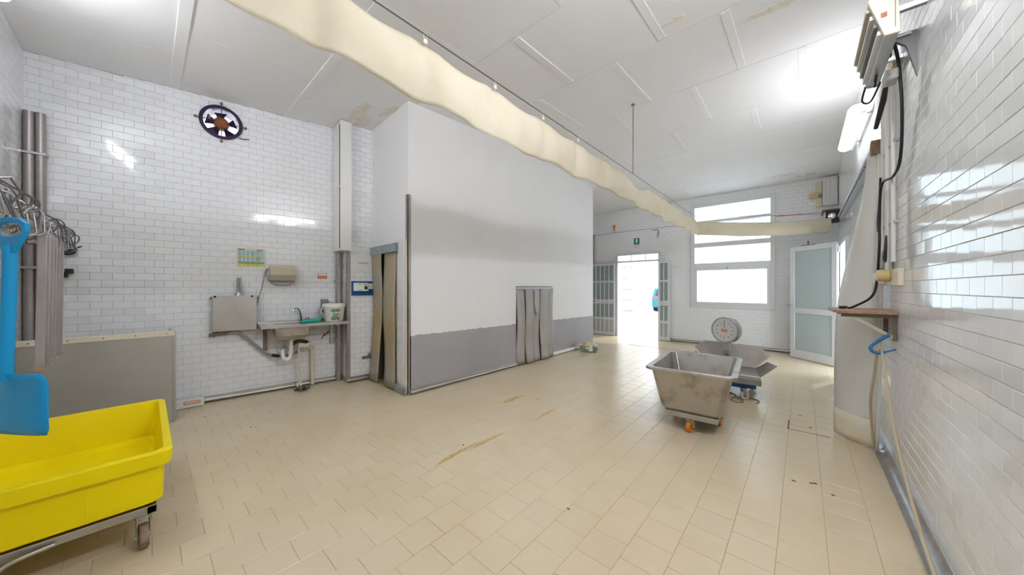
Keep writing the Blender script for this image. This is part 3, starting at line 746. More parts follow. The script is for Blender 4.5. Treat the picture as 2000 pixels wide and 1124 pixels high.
mb = MB(); mb.cyl((-.22, -.05, .835), (-.06, -.05, .835), .018, n=10).cyl((-.2, -.05, .80), (-.2, -.05, .86), .012, n=8).cyl((-.22, -.09, .835), (-.22, -.02, .835), .01, n=8).cyl((-.08, -.05, .82), (-.08, -.05, .865), .016, n=8)
mb.build('valve', 'rustmetal', t, smooth=40)
MB().box(-.245, -.225, -.10, -.05, .80, .85).build('valve_lever', 'darkmetal', t, bevel=.003)
hp = smooth_path([(-.07, -.05, .845), (.05, -.06, .82), (.2, -.07, .66), (.32, -.08, .53), (.48, -.09, .475), (.60, -.10, .49), (.68, -.12, .53)])
MB().tube(hp, .017, 10).build('hose', 'hose', t, smooth=60)
MB().tube([hp[20], hp[21], hp[22], hp[23]], .021, 10).build('hose_tape', 'black', t)

# sink bench
t = wthing('sink_bench', 'stainless steel sink bench with basin, bolted to the tiled wall', 'sink', FL, 0, 0, 0)
S0, S1, DD = 1.78, 2.80, .42; ZT = .925
B0, B1 = 1.93, 2.31
mb = MB(); mb.box(S0, B0, -DD, -.006, ZT-.012, ZT).box(B1, 2.69, -DD, -.006, ZT-.012, ZT).box(2.69, S1, -DD, -.12, ZT-.012, ZT).box(B0, B1, -.10, -.006, ZT-.012, ZT).box(B0, B1, -DD, -.37, ZT-.012, ZT)
mb.box(S0, S1, -DD-.012, -DD, ZT-.035, ZT+.004).box(S0, S0+.012, -DD, -.006, ZT-.035, ZT+.004).box(S1-.012, S1, -DD, -.12, ZT-.035, ZT+.004).box(S0, 2.69, -.016, -.006, ZT, ZT+.03)
mb.build('worktop', 'steel', t, bevel=.002)
mb = MB(); lo = [(B0+.04, -.33, ZT-.18), (B1-.04, -.33, ZT-.18), (B1-.04, -.14, ZT-.18), (B0+.04, -.14, ZT-.18)]
def loop(ins, z): return [(B0+ins, -.37+ins*.8, z), (B1-ins, -.37+ins*.8, z), (B1-ins, -.10-ins*.8, z), (B0+ins, -.10-ins*.8, z)]
vs = loop(0, ZT-.012)+loop(.012, ZT-.15)+loop(.045, ZT-.20); fs = [(i*4+k, i*4+(k+1) % 4, (i+1)*4+(k+1) % 4, (i+1)*4+k) for i in range(2) for k in range(4)]+[(8, 9, 10, 11)]
o = mb.add(vs, fs).build('basin', 'steel_d', t); so = o.modifiers.new('thickness', 'SOLIDIFY'); so.thickness = .003
bv = o.modifiers.new('bevel', 'BEVEL'); bv.width = .02; bv.segments = 3; bv.limit_method = 'ANGLE'
for s_ in (S0+.06, S1-.16):
    o = MB().box(s_-.0, s_+.045, -.04, -.006, ZT-.36, ZT-.036).box(s_, s_+.045, -.38, -.04, ZT-.06, ZT-.036).build('bracket', 'rustmetal' if s_ < 2 else 'steel_d', t, bevel=.003)
mb = MB(); P = bez((2.27, -.06, ZT), (2.27, -.06, ZT+.17), (2.20, -.14, ZT+.24), (2.16, -.20, ZT+.18), 14); mb.tube(P, .012, 10); mb.cyl((2.27, -.06, ZT), (2.27, -.06, ZT+.03), .02, n=14).cyl(P[-1], P[-1]+Vector((-.004, -.008, -.02)), .014, n=12)
mb.build('faucet', 'chrome', t, smooth=50)
c0 = (2.12, -.235)
MB().cyl((c0[0], c0[1], ZT-.225), (c0[0], c0[1], ZT-.199), .05, .05, 16).cyl((c0[0], c0[1], ZT-.25), (c0[0], c0[1], ZT-.225), .03, n=14).box(2.10, 2.27, -.26, -.21, ZT-.222, ZT-.205).build('waste_fitting', 'cream', t, smooth=40)
trap = smooth_path([(c0[0], c0[1], ZT-.25), (c0[0], c0[1], ZT-.40), (c0[0]-.012, c0[1], ZT-.455), (c0[0]-.045, c0[1], ZT-.48), (c0[0]-.08, c0[1], ZT-.455), (c0[0]-.09, c0[1], ZT-.40), (c0[0]-.09, c0[1]+.02, ZT-.36), (c0[0]-.06, c0[1]+.1, ZT-.35), (c0[0]-.04, -.02, ZT-.35)])
MB().tube(trap, .023, 12).build('trap_pipe', 'whitep', t, smooth=60)
for z in (ZT-.33, ZT-.40): MB().cyl((c0[0], c0[1], z), (c0[0], c0[1], z+.025), .029, n=14).build('trap_nut', 'whitep', t, smooth=40)
MB().tube(smooth_path([(2.26, -.235, ZT-.12), (2.265, -.2, ZT-.19), (2.26, -.2, ZT-.24)]), .014, 8).build('overflow_pipe', 'cream', t)
# water pipes below the sink
t = wthing('drain_pipes', 'cream plastic pipes dropping from the sink valve to the floor', 'pipe', FL, 0, 0, 0)
MB().tube(smooth_path([(2.21, -.20, .64), (2.22, -.19, .45), (2.225, -.17, .2), (2.245, -.2, .05)]), .012, 8).build('thin_pipe', 'cream', t, smooth=60)
MB().tube(smooth_path([(2.24, -.20, .63), (2.32, -.17, .60), (2.385, -.10, .55), (2.395, -.09, .50), (2.40, -.09, .02)], 5), .021, 10).build('thick_pipe', 'cream', t, smooth=60)
MB().box(2.205, 2.34, -.23, -.15, .585, .655).build('junction', 'cream', t, bevel=.012)
MB().tube(smooth_path([(2.14, -.21, .64), (2.2, -.235, .68), (2.28, -.23, .665), (2.33, -.19, .635)]), .024, 8).build('black_valve', 'black', t, smooth=60)
mb = MB()
for k in range(9): a = k*1.1; mb.tube([(2.255+.05*math.cos(a)*(k % 3+1)/3, -.24+.05*math.sin(a), .022+.012*(k % 3)), (2.25+.09*math.cos(a+2), -.24+.07*math.sin(a+2), .018)], .012, 6)
mb.build('pipe_fittings', 'darkmetal', t)
MB().tube(smooth_path([(2.22, -.15, .10), (2.20, -.17, .06), (2.25, -.23, .02)]), .010, 6).build('stub_pipe', 'cream', t, smooth=60)
# small tap spindle on the wall below the bench
o = MB().tube([(0, -.004, 0), (.02, -.03, .02), (.05, -.035, .05), (.07, -.02, .055)], .010, 6).tube([(.01, -.02, .03), (-.03, -.03, -.04)], .008, 6).build('wall_stub', 'rustmetal'); o.location = FL.w(2.56, 0, .69); o.rotation_euler = (0, 0, FL.rz)
tag(o, 'rusty pipe stub sticking out of the tiles under the bench', 'pipe')

# bucket
bx = FL.w(2.635, .275, ZT)
t = thing('bucket', 'white plastic tub with green label standing on the sink bench', 'bucket', bx, FL.rz)
MB().lathe([(.001, .001), (.112, .001), (.118, .006), (.138, .215), (.139, .216)], n=40).build('body', 'whitep', t, smooth=40)
MB().lathe([(.139, .205), (.147, .207), (.149, .24), (.145, .252), (.12, .256), (.001, .256)], n=40).build('lid', 'whitep', t, smooth=40)
MB().tube([(-.145, .0, .20), (-.165, -.01, .17), (-.165, -.02, .13), (-.140, -.03, .10)], .007, 8).build('handle', 'whitep', t, smooth=60)
def wrap(z0, z1, a0, a1, dr=.0012, nseg=14, rc=None):
    mb = MB(); vs = []
    for i in range(nseg+1):
        f = i/nseg; a = a0+(a1-a0)*f; e_ = 0
        if rc: e_ = rc*(max(0, abs(f-.5)*2-.72)/.28)**2
        for z in (z0+(e_ if rc and rc < 9 else 0), z1-(e_ if rc else 0)):
            r = .118+.020*z/.215+dr; vs.append((r*math.sin(a), -r*math.cos(a), z))
    return mb.add(vs, [(2*i, 2*i+2, 2*i+3, 2*i+1) for i in range(nseg)])
wrap(.140, .178, -.56, .40, rc=.012).build('label_band', 'greenl', t); wrap(.026, .066, -.56, .40, rc=.012).build('label_band', 'greenl', t)
def curved_text(body, size, m, z, ac, name, shear=0, dr=.0028, adv=.62):
    n_ = len(body)
    for i, chh in enumerate(body):
        if chh == ' ': continue
        a = ac+(i-(n_-1)/2)*size*adv/.13; r = .118+.020*z/.215+dr
        text(name, chh, size, m, t, (r*math.sin(a), -r*math.cos(a), z), (pi/2, 0, a), shear=shear)
curved_text('Biodetto', .030, 'paper', .158, -.08, 'label_letter', .2, adv=.50)
curved_text('biologici', .028, 'paper', .046, -.08, 'label_letter', 0, adv=.46)
curved_text('b', .095, 'greenl', .102, -.28, 'logo_letter', .35); curved_text('n', .085, 'greenl', .098, .20, 'logo_letter', .35)
a = .02; r = .13
MB().prism([(-.022, -.032), (-.006, -.032), (.022, .026), (.006, .026)], -.001, .001).build('logo_stroke', 'red', t, loc=(r*math.sin(a), -r*math.cos(a), .10), rz=a)
# teal cloth/brush on the drainer
t = wthing('scrub_brush', 'teal scrubbing pad with dark handle lying beside the tap', 'brush', FL, 2.345, .24, ZT)
P = [(-.11, 0), (-.10, .035), (.07, .045), (.12, .065), (.135, .04), (.12, .004)]
MB().prism(P, -.035, .035).build('pad', 'teal', t, bevel=.008)
MB().tube(smooth_path([(-.055, -.02, .035), (-.06, -.02, .06), (-.04, -.02, .075), (-.02, -.02, .055), (-.03, -.02, .035)]), .007, 6).build('handle', 'darkmetal', t, smooth=60)
# grey soap dispenser behind the bucket
t = wthing('soap_dispenser', 'grey soap dispenser on the wall partly behind the bucket', 'dispenser', FL, 2.565, .0, 1.05)
P = [(0, .0), (0, .19), (-.085, .19), (-.10, .16), (-.085, .02), (-.06, 0)]
MB().prism(P, -.045, .045, 'yz').build('casing', 'grey', t, bevel=.012)
MB().cyl((0, -.05, -.03), (0, -.05, .0), .02, n=12).build('spout', 'black', t)
for s_, z in ((2.42, 1.28), (2.52, 1.285)):
    pass

# paper sign and blue panel on the pilaster
t = wthing('paper_sign', 'white paper sheet lettered DEPOSITO taped to the pilaster', 'sign', FPil, 3.02, .0055, 1.79)
MB().box(-.15, .15, -.0012, 0, -.105, .105).build('sheet', 'paper', t); text('lettering', 'DEPOSITO', .032, 'ink', t, (.02, -.0018, -.01))
t = wthing('blue_control_panel', 'blue board with white control box and socket on the pilaster', 'control panel', FPil, 3.03, .0055, 1.40)
MB().box(-.165, .165, -.018, 0, -.11, .105).build('board', 'bluep', t, bevel=.006)
MB().box(-.145, .06, -.075, -.018, -.045, .08).build('control_box', 'whitep', t, bevel=.008)
MB().box(-.0, .045, -.078, -.074, -.02, .032).build('display', 'black', t)
for x, z in ((.005, .058), (.035, .058), (-.065, .06)): MB().cyl((x, -.08, z), (x, -.074, z), .008, n=10).build('button', 'ink', t)
MB().box(-.085, -.03, -.0758, -.0748, -.034, -.026).build('maker_mark', 'bluep', t)
MB().box(.07, .165, -.06, -.018, -.015, .07).build('socket', 'cream', t, bevel=.006); MB().box(.078, .157, -.066, -.06, -.008, .05).build('socket_flap', 'beige', t, bevel=.003)

# emergency/label box at the foot of the wall
t = wthing('floor_box', 'long white box with orange label lying at the foot of the tiled wall', 'box', FL, 1.155, .085, 0)
MB().box(-.125, .115, -.045, .04, .004, .095).build('casing', 'whitep', t, bevel=.006)
MB().box(-.06, .085, -.0475, -.045, .045, .082).build('label_plate', 'orangel', t); MB().box(-.05, .075, -.0485, -.0475, .055, .073).build('label_band', 'cream', t)

# splash panel
t = thing('splash_panel', 'large grey steel splash panel standing before the tiled wall', 'panel', (-4.93, -.27, 0), 0)
MB().box(-.012, .0, -.46, .47, .012, .945).build('sheet', 'steel_p', t, bevel=.003)
MB().box(-.02, .006, -.46, .47, .905, .955).build('top_rail', 'cream', t, bevel=.002)
MB().box(-.035, .004, .455, .478, .012, .955).build('edge_flange', 'steel_p', t, bevel=.002)
for y in (-.40, -.2, 0, .2, .41): MB().cyl((.006, y, .93), (.010, y, .93), .006, n=8).build('screw', 'darkmetal', t)
for y in (-.42, .40): MB().box(-.40, -.012, y, y+.04, .0, .04).build('foot', 'steel_p', t)
MB().box(-.45, -.02, .44, .455, .925, .95).build('wall_stay', 'steel_p', t)

# small black fittings on the left wall
o = MB().lathe([(.001, .0), (.03, .0), (.055, .01), (.055, .02), (.02, .03), (.001, .03)], (0, -.02, 0), 'y', 20).cyl((0, 0, 0), (0, -.025, 0), .012, n=10).tube([(.02, -.04, 0), (.09, -.07, .04)], .006, 6).build('black_disc', 'black', smooth=40); o.location = FL.w(.27, .0, 1.79); o.rotation_euler = (0, 0, FL.rz)
tag(o, 'round black disc fixed on the tiles beside the hanging bars', 'fitting')
o = MB().box(-.02, .03, -.05, 0, -.02, .03).box(-.035, .0, -.055, -.02, -.06, .0).build('wall_switch', 'black', bevel=.006); o.location = FL.w(.27, .0, 1.57); o.rotation_euler = (0, 0, FL.rz)
tag(o, 'small black clip on the tiles below the black disc', 'clip')

# ------------------------------------------------------------------ HOOK RAIL, meat hooks, hanging strips, shovel
YR, ZR = -.51, 1.86
t = thing('hook_rail', 'steel rail along the left wall loaded with meat hooks', 'rail', (0, 0, 0))
MB().box(-5.32, -2.3, YR-.005, YR+.005, ZR-.055, ZR).build('bar', 'steel', t, bevel=.001)
for x in (-5.2, -4.2, -3.2, -2.4):
    MB().box(x-.015, x+.015, YB+.005, YR-.005, ZR-.05, ZR-.03).build('wall_arm', 'steel', t); MB().box(x-.03, x+.03, YB+.004, YB+.012, ZR-.1, ZR+.04).build('arm_plate', 'steel', t)
def hook_mesh(sz, open_):
    P = []
    for k in range(9): a = R(200)-R(200)*k/8; P.append((.0, sz*.22*math.cos(a), sz*.30+sz*.22*math.sin(a)))
    for k in range(1, 9): a = R(0)-R(200+open_)*k/8; P.append((.0, .0+sz*.22*math.cos(a)*1.0, -sz*.30+sz*.22*math.sin(a)))
    return MB().tube(P, .0048, 7)
protos = [hook_mesh(s_, o_).build('meat_hook', 'darkmetal' if i % 2 else 'zinc', smooth=60) for i, (s_, o_) in enumerate(((.17, 0), (.20, 20), (.15, -10), (.22, 10)))]
hk = 0
def put_hook(x, y, z, rx, ry, rz, i):
    global hk
    src = protos[i % 4]
    if hk < 4: o = protos[hk]
    else: o = bpy.data.objects.new('meat_hook', src.data); COL.objects.link(o)
    hk += 1; o.location = (x, y, z); o.rotation_euler = (rx, ry, rz)
    tag(o, 'bent steel meat hook in the tangle on the wall rail', 'hook', 'meat hooks on the rail')
x = -5.26
while x < -2.55:
    put_hook(x, YR+random.uniform(-.02, .03), ZR-.03+random.uniform(-.03, .035), random.uniform(-.35, .35), random.uniform(-.5, .5), random.uniform(-.6, .6)+random.choice((0, .9, -.9)), random.randrange(4))
    x += random.uniform(.045, .085)
for x, z in ((-4.75, ZR+.045), (-3.35, ZR+.06), (-3.15, ZR+.05), (-5.1, ZR+.03), (-4.0, ZR+.03)):
    put_hook(x, YR+.01, z, 1.2, .3, .8, 3)
# hanging strips
prev = None
for i, x in enumerate((-3.80, -3.93, -4.06, -4.19, -4.32, -4.46)):
    t = thing('hanging_bar', ('first', 'second', 'third', 'fourth', 'fifth', 'sixth')[i]+' grey steel bar on the hook rail counted from the shovel', 'bar', (x, YR+.045, 0), 0, 'steel bars on the hook rail')
    w_ = .028; lean = .09
    zt, zb = ZR-.07-.004*i, .90-.02*(i == 0)
    MB().hexa([(-.006+lean, -.015, zb), (w_+lean-.01, -.015, zb), (w_+lean-.01, .024, zb), (-.006+lean, .024, zb)], [(-.006, -.015, zt), (w_-.01, -.015, zt), (w_-.01, .024, zt), (-.006, .024, zt)]).build('strip', 'pipe', t, bevel=.004)
    MB().tube([(.02, 0, zt-.01), (.02, 0, zt+.05), (.02, -.045, zt+.075), (.02, -.062, zt+.055)], .004, 6).build('hanger', 'darkmetal', t)
    MB().box(-.012+lean, w_+lean, -.02, .029, zb-.012, zb+.004).build('end_cap', 'wood' if i == 0 else 'pipe', t, bevel=.002)
# shovel
t = thing('shovel', 'bright blue plastic shovel hanging blade down from the hook rail', 'shovel', (-2.63, -.402, 0), R(41.7-7))
zb, zt = .76, 1.73
MB().tube(smooth_path([(0, -.01, 1.00), (0, -.012, 1.10), (0, -.004, 1.35), (0, 0, 1.60)]), [.022-.001*k/18 for k in range(19)], 14).build('shaft', 'blue', t, smooth=60)
outer = [(-.022, 1.56), (.022, 1.56), (.095, 1.656), (.096, 1.692), (.06, 1.716), (0, 1.725), (-.06, 1.716), (-.096, 1.692), (-.095, 1.656)]
inner = [(-.02, 1.638), (.02, 1.638), (.064, 1.644), (.076, 1.668), (.045, 1.692), (0, 1.70), (-.045, 1.692), (-.076, 1.668), (-.064, 1.644)]
mb = MB(); m_ = 9; vs = []
for y in (-.009, .009): vs += [(a, y, b) for a, b in outer]+[(a, y, b) for a, b in inner]
fs = []
for k in range(9):
    j = (k+1) % 9
    fs += [(k, j, 9+j, 9+k), (18+k, 27+k, 27+j, 18+j), (k, 18+k, 18+j, j), (9+k, 9+j, 27+j, 27+k)]
mb.add(vs, fs).build('handle', 'blue', t, bevel=.006, seg=3)
mb = MB(); NX, NZ = 12, 10; vs = []
for j in range(NZ+1):
    v = j/NZ
    for i in range(NX+1):
        u = i/NX*2-1; hw = .185+.01*v; z = 1.03-.27*v
        if v < .15: hw -= .02*(1-v/.15)**2
        if v > .9: hw -= .012*((v-.9)/.1)**2
        y = .012*abs(u)**4-.006*math.sin(pi*v)+.01-.012*v-(.02*(1-v)**6)
        y += -.014*math.exp(-(u/.12)**2)*max(0, 1-v*2.2)
        vs.append((hw*u, y, z))
mb.add(vs, [(j*(NX+1)+i, j*(NX+1)+i+1, (j+1)*(NX+1)+i+1, (j+1)*(NX+1)+i) for j in range(NZ) for i in range(NX)])
o = mb.build('blade', 'blue', t, smooth=60); o.modifiers.new('thickness', 'SOLIDIFY').thickness = .006
MB().tube([(0, .02, 1.70), (0, .0, 1.78), (0, .03, 1.84), (.0, -.0, 1.90), (0, -.05, 1.88)], .005, 6).build('hanging_hook', 'darkmetal', t, smooth=60)

# ------------------------------------------------------------------ YELLOW TUB TROLLEY
t = thing('yellow_tub', 'large yellow plastic tub trolley at the left edge', 'cart', (-3.235, -.31, 0), 0)
HX, HY, RZ = .625, .41, .515
def rloop(hx, hy, z, r=.05, n=5):
    P = []
    for cx, cy, a0 in ((hx-r, hy-r, 0), (-hx+r, hy-r, 90), (-hx+r, -hy+r, 180), (hx-r, -hy+r, 270)):
        for k in range(n): a = R(a0+90*k/(n-1)); P.append((cx+r*math.cos(a), cy+r*math.sin(a), z))
    return P
loops = [rloop(HX-.08, HY-.06, .215, .05), rloop(HX-.045, HY-.035, .235, .06), rloop(HX-.032, HY-.03, .435, .05), rloop(HX-.006, HY-.005, .437, .05), rloop(HX, HY, RZ-.005, .05), rloop(HX-.005, HY-.005, RZ, .05),
         rloop(HX-.035, HY-.035, RZ, .05), rloop(HX-.045, HY-.045, RZ-.03, .05), rloop(HX-.075, HY-.06, .26, .06), rloop(HX-.12, HY-.10, .235, .05)]
m_ = len(loops[0]); vs = [p for l in loops for p in l]
fs = [(i*m_+k, i*m_+(k+1) % m_, (i+1)*m_+(k+1) % m_, (i+1)*m_+k) for i in range(len(loops)-1) for k in range(m_)]+[tuple(range(m_-1, -1, -1)), tuple((len(loops)-1)*m_+k for k in range(m_))]
MB().add(vs, fs).build('tub', 'yellow', t, smooth=40)
for x in (-.35, -.02, .31):
    for sy in (-1, 1):
        MB().hexa([(x-.006, sy*(HY-.045), .25), (x+.012, sy*(HY-.045), .25), (x+.012, sy*(HY-.033), .25), (x-.006, sy*(HY-.033), .25)], [(x-.006, sy*(HY-.04), .43), (x+.012, sy*(HY-.04), .43), (x+.012, sy*(HY-.0285), .43), (x-.006, sy*(HY-.0285), .43)]).build('rib', 'yellow', t)
for y in (-.2, .1):
    MB().hexa([(HX-.05, y-.008, .25), (HX-.04, y-.008, .25), (HX-.04, y+.01, .25), (HX-.05, y+.01, .25)], [(HX-.04, y-.008, .43), (HX-.029, y-.008, .43), (HX-.029, y+.01, .43), (HX-.04, y+.01, .43)]).build('rib', 'yellow', t)
mb = MB()
for sx in (-1, 1): mb.box(sx*(HX-.08)-.02, sx*(HX-.08)+.02, -HY+.02, HY-.06, .17, .213)
for sy in (-1, 1): mb.box(-HX+.06, HX-.06, sy*(HY-.08)-.02, sy*(HY-.08)+.02, .17, .212)
mb.build('frame', 'steel_d', t, bevel=.004)
def caster(parent, x, y, r, wd, top, m_wheel, ang=0, name='caster'):
    c = MB(); ca, sa = math.cos(ang), math.sin(ang)
    ax = Vector((-sa, ca, 0)); ctr = Vector((x, y, r+.002))
    f = MB()
    for s_ in (-1, 1):
        p = ctr+ax*s_*(wd/2+.006)
        q = Vector((x-ca*.015, y-sa*.015, top))+ax*s_*(wd/2+.006)
        f.hexa([tuple(p+Vector((-ca*.012, -sa*.012, -.01))-ax*.002), tuple(p+Vector((ca*.012, sa*.012, -.01))-ax*.002), tuple(p+Vector((ca*.012, sa*.012, -.01))+ax*.002), tuple(p+Vector((-ca*.012, -sa*.012, -.01))+ax*.002)],
               [tuple(q+Vector((-ca*.028, -sa*.028, 0))-ax*.002), tuple(q+Vector((ca*.028, sa*.028, 0))-ax*.002), tuple(q+Vector((ca*.028, sa*.028, 0))+ax*.002), tuple(q+Vector((-ca*.028, -sa*.028, 0))+ax*.002)])
    f.cyl((x-ca*.015, y-sa*.015, top-.012), (x-ca*.015, y-sa*.015, top), .034, n=14)
    f.cyl(tuple(ctr-ax*(wd/2+.014)), tuple(ctr+ax*(wd/2+.014)), .008, n=10)
    fk = f.build('caster_fork', 'zinc', parent)
    w_ = MB().cyl(tuple(ctr-ax*wd/2), tuple(ctr+ax*wd/2), r, n=24).build('wheel', m_wheel, fk, smooth=40, bevel=.006)
    MB().cyl(tuple(ctr-ax*(wd/2+.003)), tuple(ctr+ax*(wd/2+.003)), r*.45, n=16).build('wheel_hub', 'darkmetal', fk, smooth=40)
for x, y in ((HX-.06, HY-.11), (HX-.06, -HY+.1), (-HX+.1, HY-.11), (-HX+.1, -HY+.1)): caster(t, x, y, .062, .036, .172, 'rustmetal', R(6))
MB().tube(smooth_path([(HX-.05, .02, .185), (HX-.03, -.10, .175), (HX-.02, -.16, .12), (HX-.03, -.2, .03)]), .011, 8).build('brake_lever', 'steel_d', t, smooth=60)

# ------------------------------------------------------------------ STRIP CURTAINS
def pvc_strip(a0, a1, z0, z1, d0, curl, seed, taper=0, nz=14, nx=6, bot=(0, 0)):
    rnd = random.Random(seed); mb = MB(); vs = []
    for j in range(nz+1):
        v = j/nz; z = z1+(z0-z1)*v
        for i in range(nx+1):
            u = i/nx; a = a0+(a1-a0)*u; a = (a0+a1)/2+(a-(a0+a1)/2)*(1-taper*v)+bot[0]*v**8
            dd = d0+curl*math.sin(pi*u)*(.4+.6*v)+.012*math.sin(v*7+seed)+bot[1]*v**5+.015*(u-.5)*math.sin(v*5+seed*2)*v
            vs.append((a, -dd, z))
    mb.add(vs, [(j*(nx+1)+i, j*(nx+1)+i+1, (j+1)*(nx+1)+i+1, (j+1)*(nx+1)+i) for j in range(nz) for i in range(nx)])
    return mb
t = wthing('strip_curtain', 'yellowed plastic strip curtain in the narrow storeroom doorway', 'curtain', FS, 0, 0, 0)
MB().box(.02, .86, -.05, -.004, 1.90, 2.02).build('head_rail', 'bluegrey', t, bevel=.004)
for a0, a1, d0, b, sd_ in ((.05, .39, .03, (-.03, .04), 2), (.46, .83, .03, (.02, .03), 5), (.06, .30, .012, (0, .03), 8), (.58, .82, .010, (.0, .02), 9)):
    o = pvc_strip(a0, a1, .03, 1.905, d0, .02, sd_, .05, bot=b).build('strip', 'pvc', t, smooth=70); o.modifiers.new('thickness', 'SOLIDIFY').thickness = .003
t = wthing('low_strip_curtain', 'low grey plastic strip curtain in the partition hatch', 'curtain', FP, 0, 0, 0)
MB().box(4.42, 5.55, -.03, -.004, 1.38, 1.42).build('head_rail', 'alu_g', t, bevel=.003)
for k in range(12): MB().cyl((4.5+k*.09, -.036, 1.40), (4.5+k*.09, -.03, 1.40), .008, n=8).build('rivet', 'darkmetal', t)
for k in range(5):
    a = 4.43+k*.222
    o = pvc_strip(a, a+.245, .02, 1.385, .018+.02*(k % 2), .025, 11+k, 0, bot=(0, .03 if k % 2 else .01)).build('strip', 'pvc_c', t, smooth=70); o.modifiers.new('thickness', 'SOLIDIFY').thickness = .003
o = pvc_strip(4.86, 5.0, .9, 1.37, .07, .03, 20, .5).build('torn_flap', 'pvc_c', t, smooth=70); o.modifiers.new('thickness', 'SOLIDIFY').thickness = .003
# rust-brown door jambs inside the storeroom opening
for a, b in ((SO[0]-.0, SO[0]+.03), (SO[1]-.03, SO[1])):
    o = MB().box(a, b, .002, .1, 0, 1.9).build('trim_4', 'rustmetal'); struct(place(o, FS), 'rusty jamb of the storeroom doorway')

# crate with rags
p = at_z(1140, 686, 0)
t = thing('rag_crate', 'grey green crate heaped with cream rags at the end of the partition', 'crate', (-3.52, 6.52, 0), R(20))
mb = MB(); vs = [(x*k, y*k2, z) for k, k2, z in ((.17, .13, .0), (.20, .155, .13), (.19, .145, .13), (.16, .12, .012)) for x, y in ((-1, -1), (1, -1), (1, 1), (-1, 1))]
mb.add(vs, [(i*4+k, i*4+(k+1) % 4, (i+1)*4+(k+1) % 4, (i+1)*4+k) for i in range(3) for k in range(4)]+[(3, 2, 1, 0), (12, 13, 14, 15)]).build('crate', 'greenc', t, bevel=.004)
mb = MB(); n1, n2 = 18, 9; vs = []
for j in range(n2+1):
    for i in range(n1):
        a = 2*pi*i/n1; v = j/n2; r_ = math.cos(v*pi/2)*(1+.12*math.sin(3*a+v*5)+.08*math.sin(7*a)); vs.append((.20*r_*math.cos(a), .15*r_*math.sin(a), .07+.13*math.sin(v*pi/2)*(1+.18*math.sin(4*a+2))))
mb.add(vs, [(j*n1+i, j*n1+(i+1) % n1, (j+1)*n1+(i+1) % n1, (j+1)*n1+i) for j in range(n2) for i in range(n1)]+[tuple(range(n1-1, -1, -1))]).build('rags', 'rag', t, smooth=70)
MB().strip([((.0, -.15, .02), (.0, -.13, .15)), ((.04, -.17, .03), (.04, -.15, .16)), ((.09, -.16, .03), (.09, -.14, .15))], (0, -.004, 0)).build('hanging_cloth', 'paper', t)
MB().tube(smooth_path([(-.16, -.05, .13), (-.22, -.09, .14), (-.27, -.10, .09), (-.3, -.10, .06)]), [.03-.001*k for k in range(19)], 7).build('loose_rag', 'rag', t, smooth=70)

# ------------------------------------------------------------------ FAR WALL fittings
t = wthing('exit_sign', 'green and white emergency exit sign above the doorway', 'sign', FF, 8-3.50, .006, 2.66)
MB().box(-.085, .085, -.004, 0, -.145, .145).build('plate', 'paper', t); MB().box(-.078, .078, -.005, -.004, -.035, .14).build('green_field', 'green', t)
MB().prism([(-.026, .12), (.026, .12), (.026, .02), (.012, .02), (.012, -.005), (-.012, -.005), (-.012, .02), (-.026, .02)][::-1], -.006, -.005).build('pictogram', 'paper', t)
text('lettering', 'USCITA DI', .03, 'red', t, (0, -.0045, -.07)); text('lettering', 'EMERGENZA', .027, 'red', t, (0, -.0045, -.11))
t = wthing('wall_plug', 'small orange plug hanging on the wall left of the exit sign', 'plug', FF, 8-4.16, .004, 3.15)
MB().prism([(-.03, .10), (.035, .10), (.02, -.02), (.005, -.09), (-.012, -.02)], -.04, 0).build('body', 'orange', t, bevel=.005); MB().tube([(.0, -.02, -.08), (0, -.02, -.12)], .006, 6).build('tip', 'darkmetal', t)
o = MB().tube([(-.10, -.01, .0), (.0, -.01, .01), (.06, -.02, .0), (.075, -.02, -.04), (.05, -.02, -.10), (.045, -.02, -.22)], .008, 6).tube([(.06, -.02, -.03), (.10, -.02, -.14)], .005, 6).build('wall_bracket', 'darkmetal'); o.location = FF.w(8-2.98, 0, 2.97)
tag(o, 'dark bent wire bracket on the wall right of the exit sign', 'bracket')
o = MB().tube([(3.14-.0, -.008, 3.02), (4.2, -.008, 3.03), (5.6, -.008, 3.02), (7.2, -.008, 2.99), (8.3, -.008, 2.95)], .005, 6).build('wall_cable', 'grey'); o.location = FF.o
tag(o, 'thin cable running along the far wall under the ceiling', 'cable')
t = wthing('paper_note', 'small white paper notice on the tiles left of the window', 'sign', FF, 8-2.45, .006, 1.93); MB().box(-.13, .13, -.002, 0, -.075, .075).build('sheet', 'paper', t)
mb = MB()
for z in (.02, .0): mb.box(-.10, .10, -.0028, -.002, z, z+.006)
mb.build('print', 'greyp', t)['kind'] = 'stuff'
o = MB().cyl((0, 0, 0), (0, 0, .9), .03, n=14).build('wall_pipe', 'pipe', smooth=40); o.location = FF.w(8-4.80, .05, 2.13); tag(o, 'grey vertical pipe above the left door leaf', 'pipe')
t = wthing('corner_casing', 'white fluted casing in the far corner under the ceiling', 'duct', FF, 8+.40, .0, 3.07)
MB().box(-.10, .115, -.10, -.005, 0, .56).build('casing', 'whitep', t, bevel=.004)
for x in (-.07, .0, .07): MB().box(x-.012, x+.012, -.112, -.10, .03, .55).build('flute', 'whitep', t, bevel=.003)
MB().box(-.20, -.11, -.05, -.005, .0, .5).build('side_casing', 'cream', t, bevel=.004)
t = wthing('junction_box', 'yellowed junction box beside the white corner casing', 'junction box', FF, 8+.22, .055, 3.30); MB().box(-.12, .02, -.05, .0, -.055, .055).build('casing', 'yelplug', t, bevel=.008); MB().cyl((.05, -.055, -.02), (.05, 0, -.02), .025, n=14).build('gland', 'darkmetal', t, smooth=40)
t = thing('curtain_motor', 'black motor box with shiny wheel where the cloth ends in the corner', 'motor', (.42, 8.70, 2.78), 0)
